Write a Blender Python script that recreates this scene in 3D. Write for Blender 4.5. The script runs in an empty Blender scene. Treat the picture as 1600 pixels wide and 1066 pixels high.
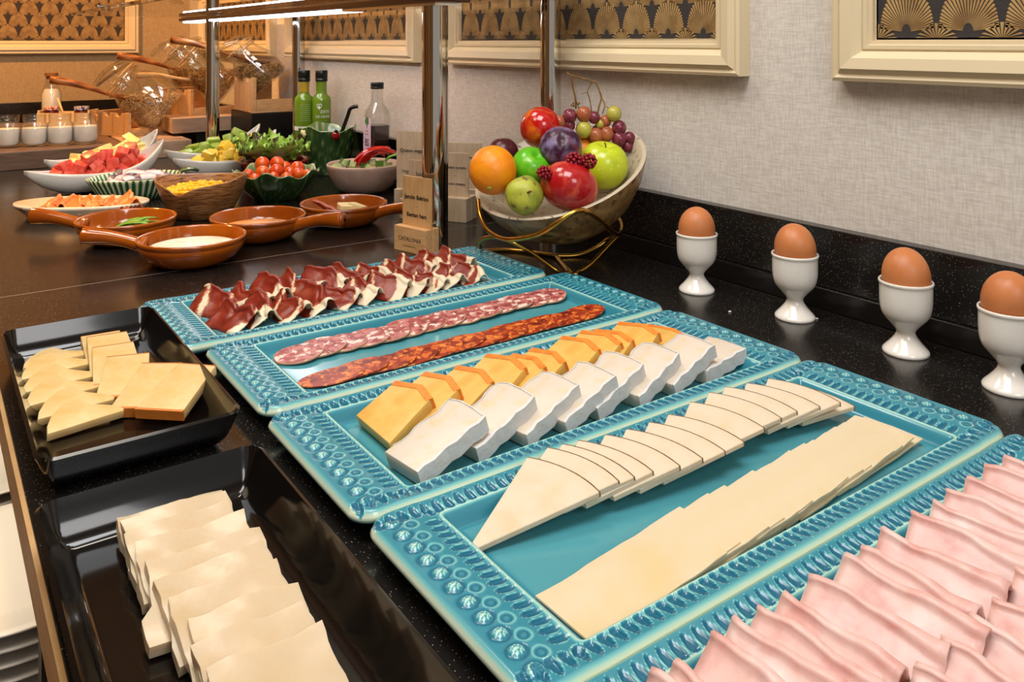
import bpy, bmesh, math, random
import numpy as np
from mathutils import Vector, Matrix, Euler

# ------------------------------------------------------------------ camera, world, light, exposure
S = bpy.context.scene
COL = S.collection
YAW = 0.6185                                  # camera looks along (sin, cos) of this angle; +X = towards the wall, +Y = along it
CC, SS = math.cos(YAW), math.sin(YAW)
cd = bpy.data.cameras.new('camera'); cam = bpy.data.objects.new('camera', cd); COL.objects.link(cam)
cam.location = (0, 0, .305); cam.rotation_euler = (math.pi / 2, 0, -YAW)
cd.sensor_width = 36; cd.lens = 36 * 1300 / 1600; cd.shift_y = -(533 - 65) / 1600; cd.clip_start = .01
S.camera = cam
S.view_settings.view_transform = 'Standard'; S.view_settings.look = 'None'
S.view_settings.exposure = 0.15; S.view_settings.gamma = 1; S.view_settings.use_curve_mapping = False
W = bpy.data.worlds.new('World'); S.world = W; W.use_nodes = True
W.node_tree.nodes['Background'].inputs[0].default_value = (1.0, .95, .89, 1)
W.node_tree.nodes['Background'].inputs[1].default_value = .34

def area(name, loc, target, size, power, col, sy=None):
    l = bpy.data.lights.new(name, 'AREA'); l.energy = power; l.color = col; l.size = size
    if sy: l.shape = 'RECTANGLE'; l.size_y = sy
    o = bpy.data.objects.new(name, l); COL.objects.link(o); o.location = loc
    o.rotation_euler = (Vector(target) - Vector(loc)).to_track_quat('-Z', 'Y').to_euler()
    return o
area('ceiling_lamp_right', (.10, .25, 1.5), (.55, .5, .05), .7, 15.5, (.98, .985, 1))
area('ceiling_lamp_front', (-.50, .75, 1.5), (.1, .9, -.1), .5, 6.5, (1, .80, .58))
area('ceiling_lamp_far', (.2, 1.35, 1.5), (.5, 1.4, 0), .5, 9, (1, .93, .82))
area('near_fill_light', (.15, -.95, 1.05), (.45, .55, .05), .6, 7.5, (1, .97, .95))  # unseen fill added to brighten the food's faces towards the camera
def spot(name, loc, target, power, col, ang, blend, r):
    l = bpy.data.lights.new(name, 'SPOT'); l.energy = power; l.color = col; l.spot_size = ang; l.spot_blend = blend; l.shadow_soft_size = r
    o = bpy.data.objects.new(name, l); COL.objects.link(o); o.location = loc
    o.rotation_euler = (Vector(target) - Vector(loc)).to_track_quat('-Z', 'Y').to_euler()
spot('plates_fill_spot', (-.50, 1.2, 1.5), (-.04, 1.2, -.28), 125, (1, .84, .64), .42, .5, .05)  # unseen narrow spot added only to brighten the stacked plates
spot('spot_lamp_corner', (-.05, 2.55, 1.45), (.50, 2.75, 0), 125, (1, .46, .12), 2.0, .35, .05)

# ------------------------------------------------------------------ materials
def lin(h):
    if isinstance(h, tuple): return h
    h = h.lstrip('#'); r = []
    for i in (0, 2, 4):
        x = int(h[i:i + 2], 16) / 255
        r.append(x / 12.92 if x <= .04045 else ((x + .055) / 1.055) ** 2.4)
    return (*r, 1)
def mat(name, base, rough=.5, spec=.5, metal=0, trans=0, ior=1.45, sss=0, sssr=(.01, .006, .004), coat=0,
        noise=None, bump=None, attr=None, emit=0, alpha=1, wave=None, rnd=0, stops=None):
    """noise=(scale, colour, lo, hi, stretch, detail) mixes a second colour; bump=(scale, strength, stretch);
    attr=(name, [(pos, colour)...]) drives colour by a painted-in vertex value; wave=(scale, colour, distort, stretch)"""
    m = bpy.data.materials.new(name); m.use_nodes = True
    nt = m.node_tree; N = nt.nodes; Lk = nt.links; b = N['Principled BSDF']
    b.inputs['Roughness'].default_value = rough; b.inputs['Metallic'].default_value = metal
    b.inputs['Specular IOR Level'].default_value = spec; b.inputs['IOR'].default_value = ior
    b.inputs['Transmission Weight'].default_value = trans; b.inputs['Coat Weight'].default_value = coat
    b.inputs['Coat Roughness'].default_value = .06; b.inputs['Alpha'].default_value = alpha
    if sss:
        b.inputs['Subsurface Weight'].default_value = sss; b.inputs['Subsurface Radius'].default_value = sssr
        b.inputs['Subsurface Scale'].default_value = 1.0
    tc = N.new('ShaderNodeTexCoord')
    def coords(st):
        mp = N.new('ShaderNodeMapping'); mp.inputs['Scale'].default_value = st or (1, 1, 1)
        Lk.new(tc.outputs['Object'], mp.inputs[0])
        if rnd:
            oi = N.new('ShaderNodeObjectInfo'); mu = N.new('ShaderNodeMath'); mu.operation = 'MULTIPLY'; mu.inputs[1].default_value = rnd
            cx = N.new('ShaderNodeCombineXYZ'); Lk.new(oi.outputs['Random'], mu.inputs[0])
            for i in range(3): Lk.new(mu.outputs[0], cx.inputs[i])
            Lk.new(cx.outputs[0], mp.inputs['Location'])
        return mp.outputs[0]
    def mixc(fac, a, c2):
        mx = N.new('ShaderNodeMix'); mx.data_type = 'RGBA'
        Lk.new(fac, mx.inputs[0])
        for inp, v in ((mx.inputs[6], a), (mx.inputs[7], c2)):
            if hasattr(v, 'is_output'): Lk.new(v, inp)
            else: inp.default_value = lin(v)
        return mx.outputs[2]
    col = base
    if attr:
        at = N.new('ShaderNodeAttribute'); at.attribute_name = attr[0]
        rp = N.new('ShaderNodeValToRGB'); e = rp.color_ramp.elements
        while len(e) < len(attr[1]): e.new(.5)
        for q, (p, cx) in zip(e, attr[1]): q.position = p; q.color = lin(cx)
        src = at.outputs['Fac']
        if len(attr) > 2:                      # wobble the painted border with a noise
            nz = N.new('ShaderNodeTexNoise'); nz.inputs['Scale'].default_value = attr[2]; Lk.new(coords(None), nz.inputs[0])
            ma = N.new('ShaderNodeMath'); ma.operation = 'MULTIPLY_ADD'; ma.inputs[1].default_value = attr[3]; Lk.new(nz.outputs[0], ma.inputs[0])
            mb = N.new('ShaderNodeMath'); mb.operation = 'SUBTRACT'; mb.inputs[1].default_value = attr[3] / 2
            Lk.new(src, ma.inputs[2]); Lk.new(ma.outputs[0], mb.inputs[0]); src = mb.outputs[0]
        Lk.new(src, rp.inputs[0]); col = rp.outputs[0]
    for nn in ([noise] if isinstance(noise, tuple) else (noise or [])):
        nz = N.new('ShaderNodeTexNoise'); nz.inputs['Scale'].default_value = nn[0]; nz.inputs['Detail'].default_value = nn[5] if len(nn) > 5 else 4
        Lk.new(coords(nn[4] if len(nn) > 4 else None), nz.inputs[0])
        mr = N.new('ShaderNodeMapRange'); mr.inputs[1].default_value = nn[2]; mr.inputs[2].default_value = nn[3]
        Lk.new(nz.outputs[0], mr.inputs[0]); col = mixc(mr.outputs[0], col, nn[1])
    if wave:
        wv = N.new('ShaderNodeTexWave'); wv.inputs['Scale'].default_value = wave[0]; wv.inputs['Distortion'].default_value = wave[2]
        wv.inputs['Detail'].default_value = 3; Lk.new(coords(wave[3]), wv.inputs[0]); col = mixc(wv.outputs['Fac'], col, wave[1])
    if hasattr(col, 'is_output'): Lk.new(col, b.inputs['Base Color'])
    else: b.inputs['Base Color'].default_value = lin(col)
    if bump:
        nz = N.new('ShaderNodeTexNoise'); nz.inputs['Scale'].default_value = bump[0]; nz.inputs['Detail'].default_value = 5
        Lk.new(coords(bump[2] if len(bump) > 2 else None), nz.inputs[0])
        bp = N.new('ShaderNodeBump'); bp.inputs['Strength'].default_value = bump[1]; bp.inputs['Distance'].default_value = .002
        Lk.new(nz.outputs[0], bp.inputs['Height']); Lk.new(bp.outputs[0], b.inputs['Normal'])
    if emit: b.inputs['Emission Color'].default_value = lin(base); b.inputs['Emission Strength'].default_value = emit
    return m
M = {}
M['glaze'] = mat('turquoise_glaze', '#3a9aa2', .19, coat=.3, attr=('glaze', [(0, '#dfe3c4'), (.28, '#7cbfbc'), (.55, '#318395'), (1, '#105f7a')]))
M['smoked'] = mat('smoked_cheese', '#dcb864', .38, sss=.25, noise=(60, '#d8a44c', .4, .7), bump=(300, .08))
M['orange_rind'] = mat('orange_rind', '#ea8a34', .42, noise=(120, '#dd7222', .4, .65), bump=(400, .12))
M['brie'] = mat('brie_paste', '#d6c9ba', .42, sss=.3, noise=(90, '#d4c29c', .5, .72), bump=(180, .15))
M['brie_rind'] = mat('brie_rind', '#d6d3d0', .75, noise=(90, '#c8c0b4', .5, .75, (1, 1, 3)), bump=(200, .35))
M['manchego'] = mat('pressed_cheese', '#d8c8b0', .42, sss=.25, noise=(50, '#d2bd9a', .45, .75), bump=(250, .07))
M['brown_rind'] = mat('brown_rind', '#8b6338', .6, noise=(200, '#5d3d22', .4, .65))
M['gouda'] = mat('sliced_yellow_cheese', '#dec7a6', .36, sss=.3, noise=(25, '#dcbf90', .4, .7))
M['soft'] = mat('fresh_cheese', '#c8b394', .28, sss=.35, noise=(40, '#c2a880', .5, .8), bump=(150, .1))
M['wedge'] = mat('ivory_cheese', '#dcc088', .4, sss=.25, noise=(60, '#d4b06a', .45, .75), bump=(250, .07))
M['washed_rind'] = mat('washed_rind', '#cf7828', .55, wave=(260, '#8f4f1e', 3, (0, 0, 1)), bump=(200, .2))
M['ham'] = mat('cooked_ham', '#d9aca3', .38, sss=.3, noise=[(70, '#cc928a', .45, .7), (45, '#dfc0b8', .5, .72)], bump=(260, .1), rnd=9)
M['jamon'] = mat('cured_ham', '#8a2f22', .27, sss=.1, attr=('fat', [(0, '#5c1c17'), (.22, '#8a2f20'), (.42, '#6e2216'), (.58, '#9e432a'), (.68, '#e2cbaa'), (1, '#e6d4b6')], 90, .6), bump=(180, .2, (1, 4, 1)), rnd=9)
M['salami'] = mat('salami', '#9c4a48', .36, noise=[(80, '#7b3138', .5, .65), (150, '#b9746e', .48, .54, None, 2), (120, '#e6cdc2', .57, .62, None, 2)], bump=(200, .15), rnd=7)
M['salami_skin'] = mat('salami_skin', '#b08a6c', .7)
M['chorizo'] = mat('chorizo', '#94301a', .32, noise=[(120, '#c8622a', .50, .58, None, 2), (90, '#6d1a12', .52, .62), (150, '#e2863c', .58, .64, None, 2)], bump=(200, .2), rnd=7)
M['egg'] = mat('brown_eggshell', '#c47a48', .42, noise=(30, '#b76d3c', .4, .7), bump=(400, .05), sss=.05)
M['porcelain'] = mat('white_porcelain', '#e9e4da', .16, coat=.4)
M['white_dish'] = mat('white_stoneware', '#dfdcd4', .2, coat=.3)
M['pink_bowl'] = mat('pinkish_stoneware', '#c9ad9c', .3, coat=.2, noise=(40, '#bb9c8a', .45, .7))
M['black_tray'] = mat('black_melamine', '#0c0a09', .12, coat=.3)
M['terracotta'] = mat('brown_glazed_clay', '#a8540f', .12, coat=.6, noise=(14, '#8a3d08', .45, .75))
M['chrome'] = mat('polished_chrome', '#cfcac2', .06, metal=1)
M['gold'] = mat('brass_wire', '#c79a45', .22, metal=1)
M['glass'] = mat('clear_glass', '#ffffff', .0, trans=1, ior=1.45)
def thin_glass():
    m = bpy.data.materials.new('thin_clear_glass'); m.use_nodes = True; nt = m.node_tree; N = nt.nodes; L = nt.links
    t = N.new('ShaderNodeBsdfTransparent'); t.inputs[0].default_value = (.97, .975, .97, 1); g = N.new('ShaderNodeBsdfGlossy'); g.inputs['Roughness'].default_value = .03
    f = N.new('ShaderNodeLayerWeight'); f.inputs[0].default_value = .5; p = N.new('ShaderNodeMath'); p.operation = 'POWER'; p.inputs[1].default_value = 4; L.new(f.outputs['Facing'], p.inputs[0])
    k = N.new('ShaderNodeMath'); k.operation = 'MULTIPLY_ADD'; k.inputs[1].default_value = .8; k.inputs[2].default_value = .07; L.new(p.outputs[0], k.inputs[0])
    x = N.new('ShaderNodeMixShader'); L.new(k.outputs[0], x.inputs[0]); L.new(t.outputs[0], x.inputs[1]); L.new(g.outputs[0], x.inputs[2]); L.new(x.outputs[0], N['Material Output'].inputs[0])
    return m
M['thin_glass'] = thin_glass()
M['wood'] = mat('pale_wood', '#d9ac78', .5, noise=(30, '#c2925c', .4, .7, (1, 8, 8)), bump=(60, .15, (1, 8, 8)))
M['pale_board'] = mat('grey_beige_board', '#b79c84', .5, noise=(20, '#a88c74', .4, .7, (1, 6, 6)))
M['dark_board'] = mat('dark_board', '#6b5344', .4, noise=(20, '#59432f', .4, .7, (1, 6, 6)))
M['card_wood'] = mat('thin_wood_card', '#d3a873', .5, noise=(25, '#c4955d', .4, .7, (6, 1, 1)))
M['card_pale'] = mat('pale_wood_card', '#d8c6aa', .5, noise=(25, '#c9b393', .4, .7, (6, 1, 1)))
M['olive_wood'] = mat('olive_wood', '#b07034', .38, wave=(6, '#7d4216', 9, (1, 6, 6)))
M['spoon_pale'] = mat('pale_spoon_wood', '#e6c48f', .45)
M['cork'] = mat('cork', '#8a5a33', .8)
M['ink'] = mat('printed_ink', '#2e2118', .7)
M['white_ink'] = mat('white_print', '#eef0e6', .6)
M['yellow_ink'] = mat('yellow_print', '#d3da2c', .6)
M['granola'] = mat('granola', '#c29a60', .8, noise=(160, '#7a5529', .48, .65), rnd=5)
M['oats'] = mat('oat_flakes', '#dcc59a', .8, noise=(160, '#a07c48', .5, .66), rnd=5)
M['yogurt'] = mat('yogurt', '#f1ece0', .35, sss=.2)
M['wall'] = None
M['frame'] = mat('cream_painted_wood', '#d9c8a5', .42)
M['panel'] = mat('charcoal_fabric', '#35302e', .85, bump=(400, .3))
M['goldprint'] = mat('gold_thread', '#b3925c', .6, noise=(60, '#957344', .4, .65))
M['greenglaze'] = mat('dark_green_glaze', '#0f4423', .14, coat=.5, attr=('vein', [(0, '#22391b'), (.4, '#39542b'), (.75, '#6a8350'), (1, '#b2be94')]), bump=(90, .5))
M['stripeglaze'] = mat('ribbed_green_glaze', '#2c5d33', .18, coat=.4, attr=('vein', [(0, '#1f4f2a'), (.45, '#2f6a38'), (.75, '#b9c9a4'), (1, '#d6dcc0')]))
M['bark'] = mat('brown_bark_glaze', '#b07c48', .38, coat=.15, noise=[(40, '#7a4a22', .42, .62, (1, 1, 9)), (70, '#3f220d', .56, .66, (1, 1, 10))], bump=(60, .6, (1, 1, 9)))
M['redglaze'] = mat('red_glaze', '#8d1510', .12, coat=.6)
M['tomato'] = mat('tomato_skin', '#dc4a14', .14, coat=.4, sss=.1, noise=(20, '#e8721e', .45, .75))
M['corn'] = mat('sweetcorn', '#eebb1e', .25, sss=.2)
M['watermelon'] = mat('watermelon', '#cf4a3c', .3, sss=.25, noise=(90, '#e27a66', .45, .7), bump=(120, .25), rnd=5)
M['pineapple'] = mat('pineapple', '#efcf4c', .32, sss=.3, noise=(45, '#e0b02a', .45, .75), bump=(120, .25), rnd=5)
M['melon'] = mat('melon', '#efe2a4', .32, sss=.3, noise=(30, '#e9d26c', .45, .75), rnd=5)
M['kiwi'] = mat('kiwi', '#8fae3b', .3, sss=.25, noise=(50, '#b9cf72', .45, .7), rnd=5)
M['cucumber'] = mat('cucumber', '#c9d79a', .3, sss=.25, noise=(30, '#a9c274', .45, .7), rnd=5)
M['cucumber_skin'] = mat('cucumber_skin', '#4a6e23', .3)
M['redpepper'] = mat('red_pepper', '#bb1410', .15, coat=.5, noise=(20, '#d8301c', .45, .7))
M['greenpepper'] = mat('green_pepper', '#5c9a2c', .2, coat=.3)
M['onion'] = mat('red_onion', '#ddd2d6', .3, sss=.2, attr=('skin', [(0, '#e4dde0'), (.75, '#d8c6d2'), (.92, '#8b5a8c'), (1, '#7a437c')]))
M['lettuce'] = mat('lettuce', '#86b035', .35, sss=.1, attr=('edge', [(0, '#e6eebc'), (.5, '#bcdc68'), (1, '#98c84c')]), bump=(60, .4))
M['redlettuce'] = mat('red_lettuce', '#5e6a25', .35, attr=('edge', [(0, '#9db254'), (.5, '#66752c'), (1, '#472f1c')]), bump=(60, .4))
M['salmon'] = mat('smoked_salmon', '#e8823f', .25, sss=.2, noise=(22, '#f0aa74', .5, .72, (1, 5, 1)), bump=(80, .2), rnd=4)
M['salmon_plate'] = mat('cream_red_glaze', '#e3d3b8', .2, attr=('stripe', [(0, '#e3d3b8'), (.45, '#e3d3b8'), (.55, '#8f1f18'), (1, '#8f1f18')]))
M['cream_sauce'] = mat('cream', '#efe6d6', .25, noise=(20, '#e4d2ae', .55, .75))
M['orange_paste'] = mat('orange_spread', '#d08a3e', .4, bump=(60, .4))
M['herb'] = mat('green_herb', '#5f9a35', .4, noise=(60, '#8bbf52', .45, .7))
M['butter'] = mat('butter', '#e9d9a6', .35, sss=.2)
M['bacon'] = mat('cured_strip', '#a4442f', .4, noise=(30, '#d99a80', .5, .7, (1, 8, 1)), rnd=5)
M['orange'] = mat('orange_peel', '#ef9215', .38, bump=(140, .45), noise=(50, '#e8820c', .4, .7))
M['lime'] = mat('green_skin', '#59b41b', .28, coat=.2, noise=(60, '#84c22e', .45, .7))
M['greenapple'] = mat('apple_skin_green', '#bccb27', .25, coat=.2, noise=[(200, '#d3dc62', .6, .75), (40, '#a9bb1c', .45, .7)])
M['redapple'] = mat('apple_skin_red', '#a8141a', .2, coat=.4, noise=[(80, '#d0553a', .50, .70, (1, 1, .2)), (420, '#d88a5e', .66, .74)])
M['nectarine'] = mat('nectarine_skin', '#b8130f', .16, coat=.5, noise=(38, '#e0701e', .50, .68))
M['plum'] = mat('plum_skin', '#3a1430', .34, noise=[(60, '#7f7398', .42, .62), (45, '#7a1c26', .52, .66)])
M['darkplum'] = mat('plum_skin_dark', '#43101c', .3, noise=(300, '#8a4a48', .60, .72))
M['pear'] = mat('pear_skin', '#aab13c', .42, noise=[(60, '#87953a', .45, .65), (90, '#6f5f2e', .58, .68)], bump=(120, .2))
M['grape_red'] = mat('grape_red', '#6b2438', .2, sss=.15, noise=(150, '#8c4650', .45, .75))
M['grape_tan'] = mat('grape_tan', '#a9603a', .2, sss=.2, noise=(60, '#8d4a3c', .45, .75))
M['grape_green'] = mat('grape_green', '#b3ac4a', .2, sss=.2, noise=(60, '#9c8840', .45, .75))
M['raspberry'] = mat('raspberry', '#861022', .3, sss=.15)
M['stem'] = mat('dry_stem', '#6d4c22', .7, noise=(60, '#a0803a', .45, .65))
M['marble'] = mat('mottled_stone', '#86663c', .35, noise=[(40, '#a88a5a', .45, .65), (90, '#5f4426', .5, .64)], coat=.2)
M['marble_in'] = mat('speckled_pale_stone', '#bdb098', .35, noise=(140, '#6e6658', .58, .66))
M['black_plastic'] = mat('black_cap', '#0d0d0d', .35)
M['black_spoon'] = mat('black_ladle', '#17120f', .15)
M['bottlegreen'] = mat('green_bottle', '#6f8f1e', .14, coat=.4)
M['gold_neck'] = mat('gold_neck_label', '#c5a53c', .3, metal=.4)
M['vinegar'] = mat('dark_vinegar', '#1c0906', .1)
M['pink_label'] = mat('lilac_label', '#d7bfd6', .5)
M['tree_ink'] = mat('green_print', '#3f7a35', .6)
M['ladybug'] = mat('ladybird_red', '#a31510', .15, coat=.5)
M['black_gloss'] = mat('black_gloss', '#0b0909', .12)
M['led'] = mat('led_strip', '#f4f7ff', .4, emit=9)
M['housing'] = mat('steel_brown_reflection', '#5a4433', .25, metal=.8)  # brown reflection on the steel channel is put into the base colour
M['jamlid_blue'] = mat('blue_check_lid', '#3a3f86', .5, noise=(200, '#e8e4ea', .5, .55))
M['jamlid_red'] = mat('red_check_lid', '#a63a2c', .5, noise=(200, '#e8dcd4', .5, .55))
M['jam'] = mat('dark_jam', '#5a160c', .25)
M['dark_cab'] = mat('black_cabinet', '#0d0b0a', .4)
M['edgewood'] = mat('beige_edge', '#c7a06e', .5, noise=(20, '#b98f5c', .4, .7, (8, 1, 8)))
M['plaster'] = mat('ceiling_paint', '#d8cdbd', .8)
M['floorm'] = mat('brown_floor', '#5a4534', .5, noise=(4, '#4a3728', .4, .7, (1, 6, 1)))
M['warmwall'] = mat('warm_paint', '#c99a62', .7)
M['darkwood'] = mat('dark_wood', '#3a2213', .4, noise=(12, '#55341d', .4, .7, (6, 6, 1)))
M['seam'] = mat('grey_joint_filler', '#6e665c', .6)
M['seed'] = mat('seed', '#2b1d10', .5)

def granite():
    m = bpy.data.materials.new('black_granite'); m.use_nodes = True; nt = m.node_tree; N = nt.nodes; L = nt.links; b = N['Principled BSDF']
    tc = N.new('ShaderNodeTexCoord')
    v = N.new('ShaderNodeTexVoronoi'); v.inputs['Scale'].default_value = 620; L.new(tc.outputs['Object'], v.inputs[0])
    a = N.new('ShaderNodeMapRange'); a.inputs[1].default_value = .26; a.inputs[2].default_value = .16; a.inputs[3].default_value = 0; a.inputs[4].default_value = 1
    L.new(v.outputs['Distance'], a.inputs[0])
    sp = N.new('ShaderNodeSeparateColor'); L.new(v.outputs['Color'], sp.inputs[0])
    k = N.new('ShaderNodeMapRange'); k.inputs[1].default_value = .60; k.inputs[2].default_value = 1; L.new(sp.outputs[0], k.inputs[0])
    mu = N.new('ShaderNodeMath'); mu.operation = 'MULTIPLY'; L.new(a.outputs[0], mu.inputs[0]); L.new(k.outputs[0], mu.inputs[1])
    mx = N.new('ShaderNodeMix'); mx.data_type = 'RGBA'; L.new(mu.outputs[0], mx.inputs[0])
    mx.inputs[6].default_value = (.010, .0085, .0075, 1); mx.inputs[7].default_value = (.34, .29, .24, 1); L.new(mx.outputs[2], b.inputs['Base Color'])
    nz = N.new('ShaderNodeTexNoise'); nz.inputs['Scale'].default_value = 5; L.new(tc.outputs['Object'], nz.inputs[0])
    r = N.new('ShaderNodeMapRange'); r.inputs[3].default_value = .13; r.inputs[4].default_value = .26; L.new(nz.outputs[0], r.inputs[0]); L.new(r.outputs[0], b.inputs['Roughness'])
    b.inputs['Specular IOR Level'].default_value = .45
    return m
M['granite'] = granite()
def linen(c1='#c6beb4', c2='#dad4cb'):
    m = bpy.data.materials.new('linen_wallpaper'); m.use_nodes = True; nt = m.node_tree; N = nt.nodes; L = nt.links; b = N['Principled BSDF']
    b.inputs['Roughness'].default_value = .8; b.inputs['Specular IOR Level'].default_value = .25
    tc = N.new('ShaderNodeTexCoord'); fs = []
    for st in ((60, 60, 420), (420, 420, 60)):
        mp = N.new('ShaderNodeMapping'); mp.inputs['Scale'].default_value = st; L.new(tc.outputs['Object'], mp.inputs[0])
        nz = N.new('ShaderNodeTexNoise'); nz.inputs['Scale'].default_value = 1; nz.inputs['Detail'].default_value = 2; L.new(mp.outputs[0], nz.inputs[0]); fs.append(nz.outputs[0])
    ad = N.new('ShaderNodeMath'); ad.operation = 'ADD'; L.new(fs[0], ad.inputs[0]); L.new(fs[1], ad.inputs[1])
    mr = N.new('ShaderNodeMapRange'); mr.inputs[1].default_value = .75; mr.inputs[2].default_value = 1.25; L.new(ad.outputs[0], mr.inputs[0])
    mx = N.new('ShaderNodeMix'); mx.data_type = 'RGBA'; L.new(mr.outputs[0], mx.inputs[0])
    mx.inputs[6].default_value = lin(c1); mx.inputs[7].default_value = lin(c2); L.new(mx.outputs[2], b.inputs['Base Color'])
    bp = N.new('ShaderNodeBump'); bp.inputs['Strength'].default_value = .2; bp.inputs['Distance'].default_value = .001
    L.new(ad.outputs[0], bp.inputs['Height']); L.new(bp.outputs[0], b.inputs['Normal'])
    return m
M['wall'] = linen(); M['wall_tan'] = linen('#a08662', '#b39a76')

# ------------------------------------------------------------------ builders
RN = random.Random(11); NR = np.random.RandomState(5)
ORD = ['first', 'second', 'third', 'fourth', 'fifth', 'sixth', 'seventh', 'eighth', 'ninth', 'tenth', 'eleventh', 'twelfth', 'thirteenth',
       'fourteenth', 'fifteenth', 'sixteenth', 'seventeenth', 'eighteenth', 'nineteenth', 'twentieth', 'twenty-first', 'twenty-second']
def link(name, me, parent=None, loc=None, rot=None):
    o = bpy.data.objects.new(name, me); COL.objects.link(o)
    if parent is not None: o.parent = parent
    if loc is not None: o.location = loc
    if rot is not None: o.rotation_euler = rot
    return o
def mk(name, v, f, m, parent=None, smooth=True, attr=None, loc=None, rot=None, mi=None, sharp=None):
    me = bpy.data.meshes.new(name); me.from_pydata([tuple(map(float, p)) for p in v], [], [tuple(map(int, q)) for q in f])
    for x in (m if isinstance(m, (list, tuple)) else [m]): me.materials.append(x)
    if smooth: me.polygons.foreach_set('use_smooth', [True] * len(me.polygons))
    if mi is not None: me.polygons.foreach_set('material_index', mi)
    if attr:
        a = me.attributes.new(attr[0], 'FLOAT', 'POINT'); a.data.foreach_set('value', np.asarray(attr[1], np.float32))
    me.update()
    if sharp: me.set_sharp_from_angle(angle=sharp)
    return link(name, me, parent, loc, rot)
def tag(o, label, cat, group=None):
    o['label'] = label; o['category'] = cat
    if group: o['group'] = group
    return o
def struct(o): o['kind'] = 'structure'; return o
def thing(name, label, cat, loc=(0, 0, 0), rot=(0, 0, 0), group=None):
    o = link(name, None, None, loc, rot); o.empty_display_size = .02
    return tag(o, label, cat, group)
def dup(o, parent=None, loc=None, rot=None, label=None, group=None):
    c = o.copy(); COL.objects.link(c)
    if parent is not None: c.parent = parent
    if loc is not None: c.location = loc
    if rot is not None: c.rotation_euler = rot
    if label: c['label'] = label
    if group: c['group'] = group
    for ch in o.children: dup(ch, c)
    return c
class MB:
    def __init__(s): s.v = []; s.f = []
    def add(s, v, f):
        n = len(s.v); s.v += [tuple(p) for p in v]; s.f += [tuple(i + n for i in q) for q in f]; return s
    def box(s, a, b, bv=0):
        x0, y0, z0 = a; x1, y1, z1 = b
        if not bv:
            return s.add([(x0, y0, z0), (x1, y0, z0), (x1, y1, z0), (x0, y1, z0), (x0, y0, z1), (x1, y0, z1), (x1, y1, z1), (x0, y1, z1)],
                         [(3, 2, 1, 0), (4, 5, 6, 7), (0, 1, 5, 4), (1, 2, 6, 5), (2, 3, 7, 6), (3, 0, 4, 7)])
        bm = bmesh.new(); bmesh.ops.create_cube(bm, size=1)
        for w in bm.verts: w.co = Vector(((x0 + x1) / 2 + w.co.x * (x1 - x0), (y0 + y1) / 2 + w.co.y * (y1 - y0), (z0 + z1) / 2 + w.co.z * (z1 - z0)))
        bmesh.ops.bevel(bm, geom=bm.edges[:], offset=bv, segments=2, affect='EDGES', profile=.5)
        return s.bm(bm)
    def bm(s, bm):
        bm.verts.index_update(); s.add([w.co[:] for w in bm.verts], [[w.index for w in q.verts] for q in bm.faces]); bm.free(); return s
    def xf(s, mt): s.v = [tuple(mt @ Vector(p)) for p in s.v]; return s
    def lathe(s, pr, n=40, fn=None, closed=False, cap=False):
        vs = []
        for i, (r, z) in enumerate(pr):
            for k in range(n):
                t = 2 * math.pi * k / n; rr, zz = (fn(t, r, z, i) if fn else (r, z)); vs.append((rr * math.cos(t), rr * math.sin(t), zz))
        fs = []; m = len(pr)
        for i in range(m - (0 if closed else 1)):
            j = (i + 1) % m
            for k in range(n): fs.append((i * n + k, i * n + (k + 1) % n, j * n + (k + 1) % n, j * n + k))
        if cap:
            fs.append(tuple(range(n - 1, -1, -1))); fs.append(tuple((m - 1) * n + k for k in range(n)))
        return s.add(vs, fs)
    def tube(s, pts, r, n=8, cap=True):
        P = [Vector(p) for p in pts]; m = len(P); vs = []; fs = []; up = None
        for i in range(m):
            d = (P[min(i + 1, m - 1)] - P[max(i - 1, 0)]).normalized()
            if up is None: up = Vector((0, 0, 1)) if abs(d.z) < .9 else Vector((1, 0, 0))
            a = d.cross(up).normalized(); up = a.cross(d).normalized(); rr = r[i] if isinstance(r, (list, tuple)) else r
            for k in range(n):
                t = 2 * math.pi * k / n; vs.append(tuple(P[i] + (a * math.cos(t) + up * math.sin(t)) * rr))
        for i in range(m - 1):
            for k in range(n): fs.append((i * n + k, i * n + (k + 1) % n, (i + 1) * n + (k + 1) % n, (i + 1) * n + k))
        if cap: fs.append(tuple(range(n - 1, -1, -1))); fs.append(tuple((m - 1) * n + k for k in range(n)))
        return s.add(vs, fs)
    def ball(s, c, r, n=20, m=14, fn=None):
        rx, ry, rz = r if isinstance(r, tuple) else (r, r, r); vs = [(c[0], c[1], c[2] - rz * (fn(Vector((0, 0, -1))) if fn else 1))]; fs = []
        for i in range(1, m):
            ph = math.pi * i / m
            for k in range(n):
                t = 2 * math.pi * k / n; d = Vector((math.sin(ph) * math.cos(t), math.sin(ph) * math.sin(t), -math.cos(ph))); q = fn(d) if fn else 1
                vs.append((c[0] + rx * d.x * q, c[1] + ry * d.y * q, c[2] + rz * d.z * q))
        vs.append((c[0], c[1], c[2] + rz * (fn(Vector((0, 0, 1))) if fn else 1))); e = len(vs) - 1
        for k in range(n):
            fs.append((0, 1 + (k + 1) % n, 1 + k)); fs.append((e, e - n + k, e - n + (k + 1) % n))
        for i in range(m - 2):
            for k in range(n): fs.append((1 + i * n + k, 1 + i * n + (k + 1) % n, 1 + (i + 1) * n + (k + 1) % n, 1 + (i + 1) * n + k))
        return s.add(vs, fs)
    def make(s, name, m, parent=None, **k): return mk(name, s.v, s.f, m, parent, **k)
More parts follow.
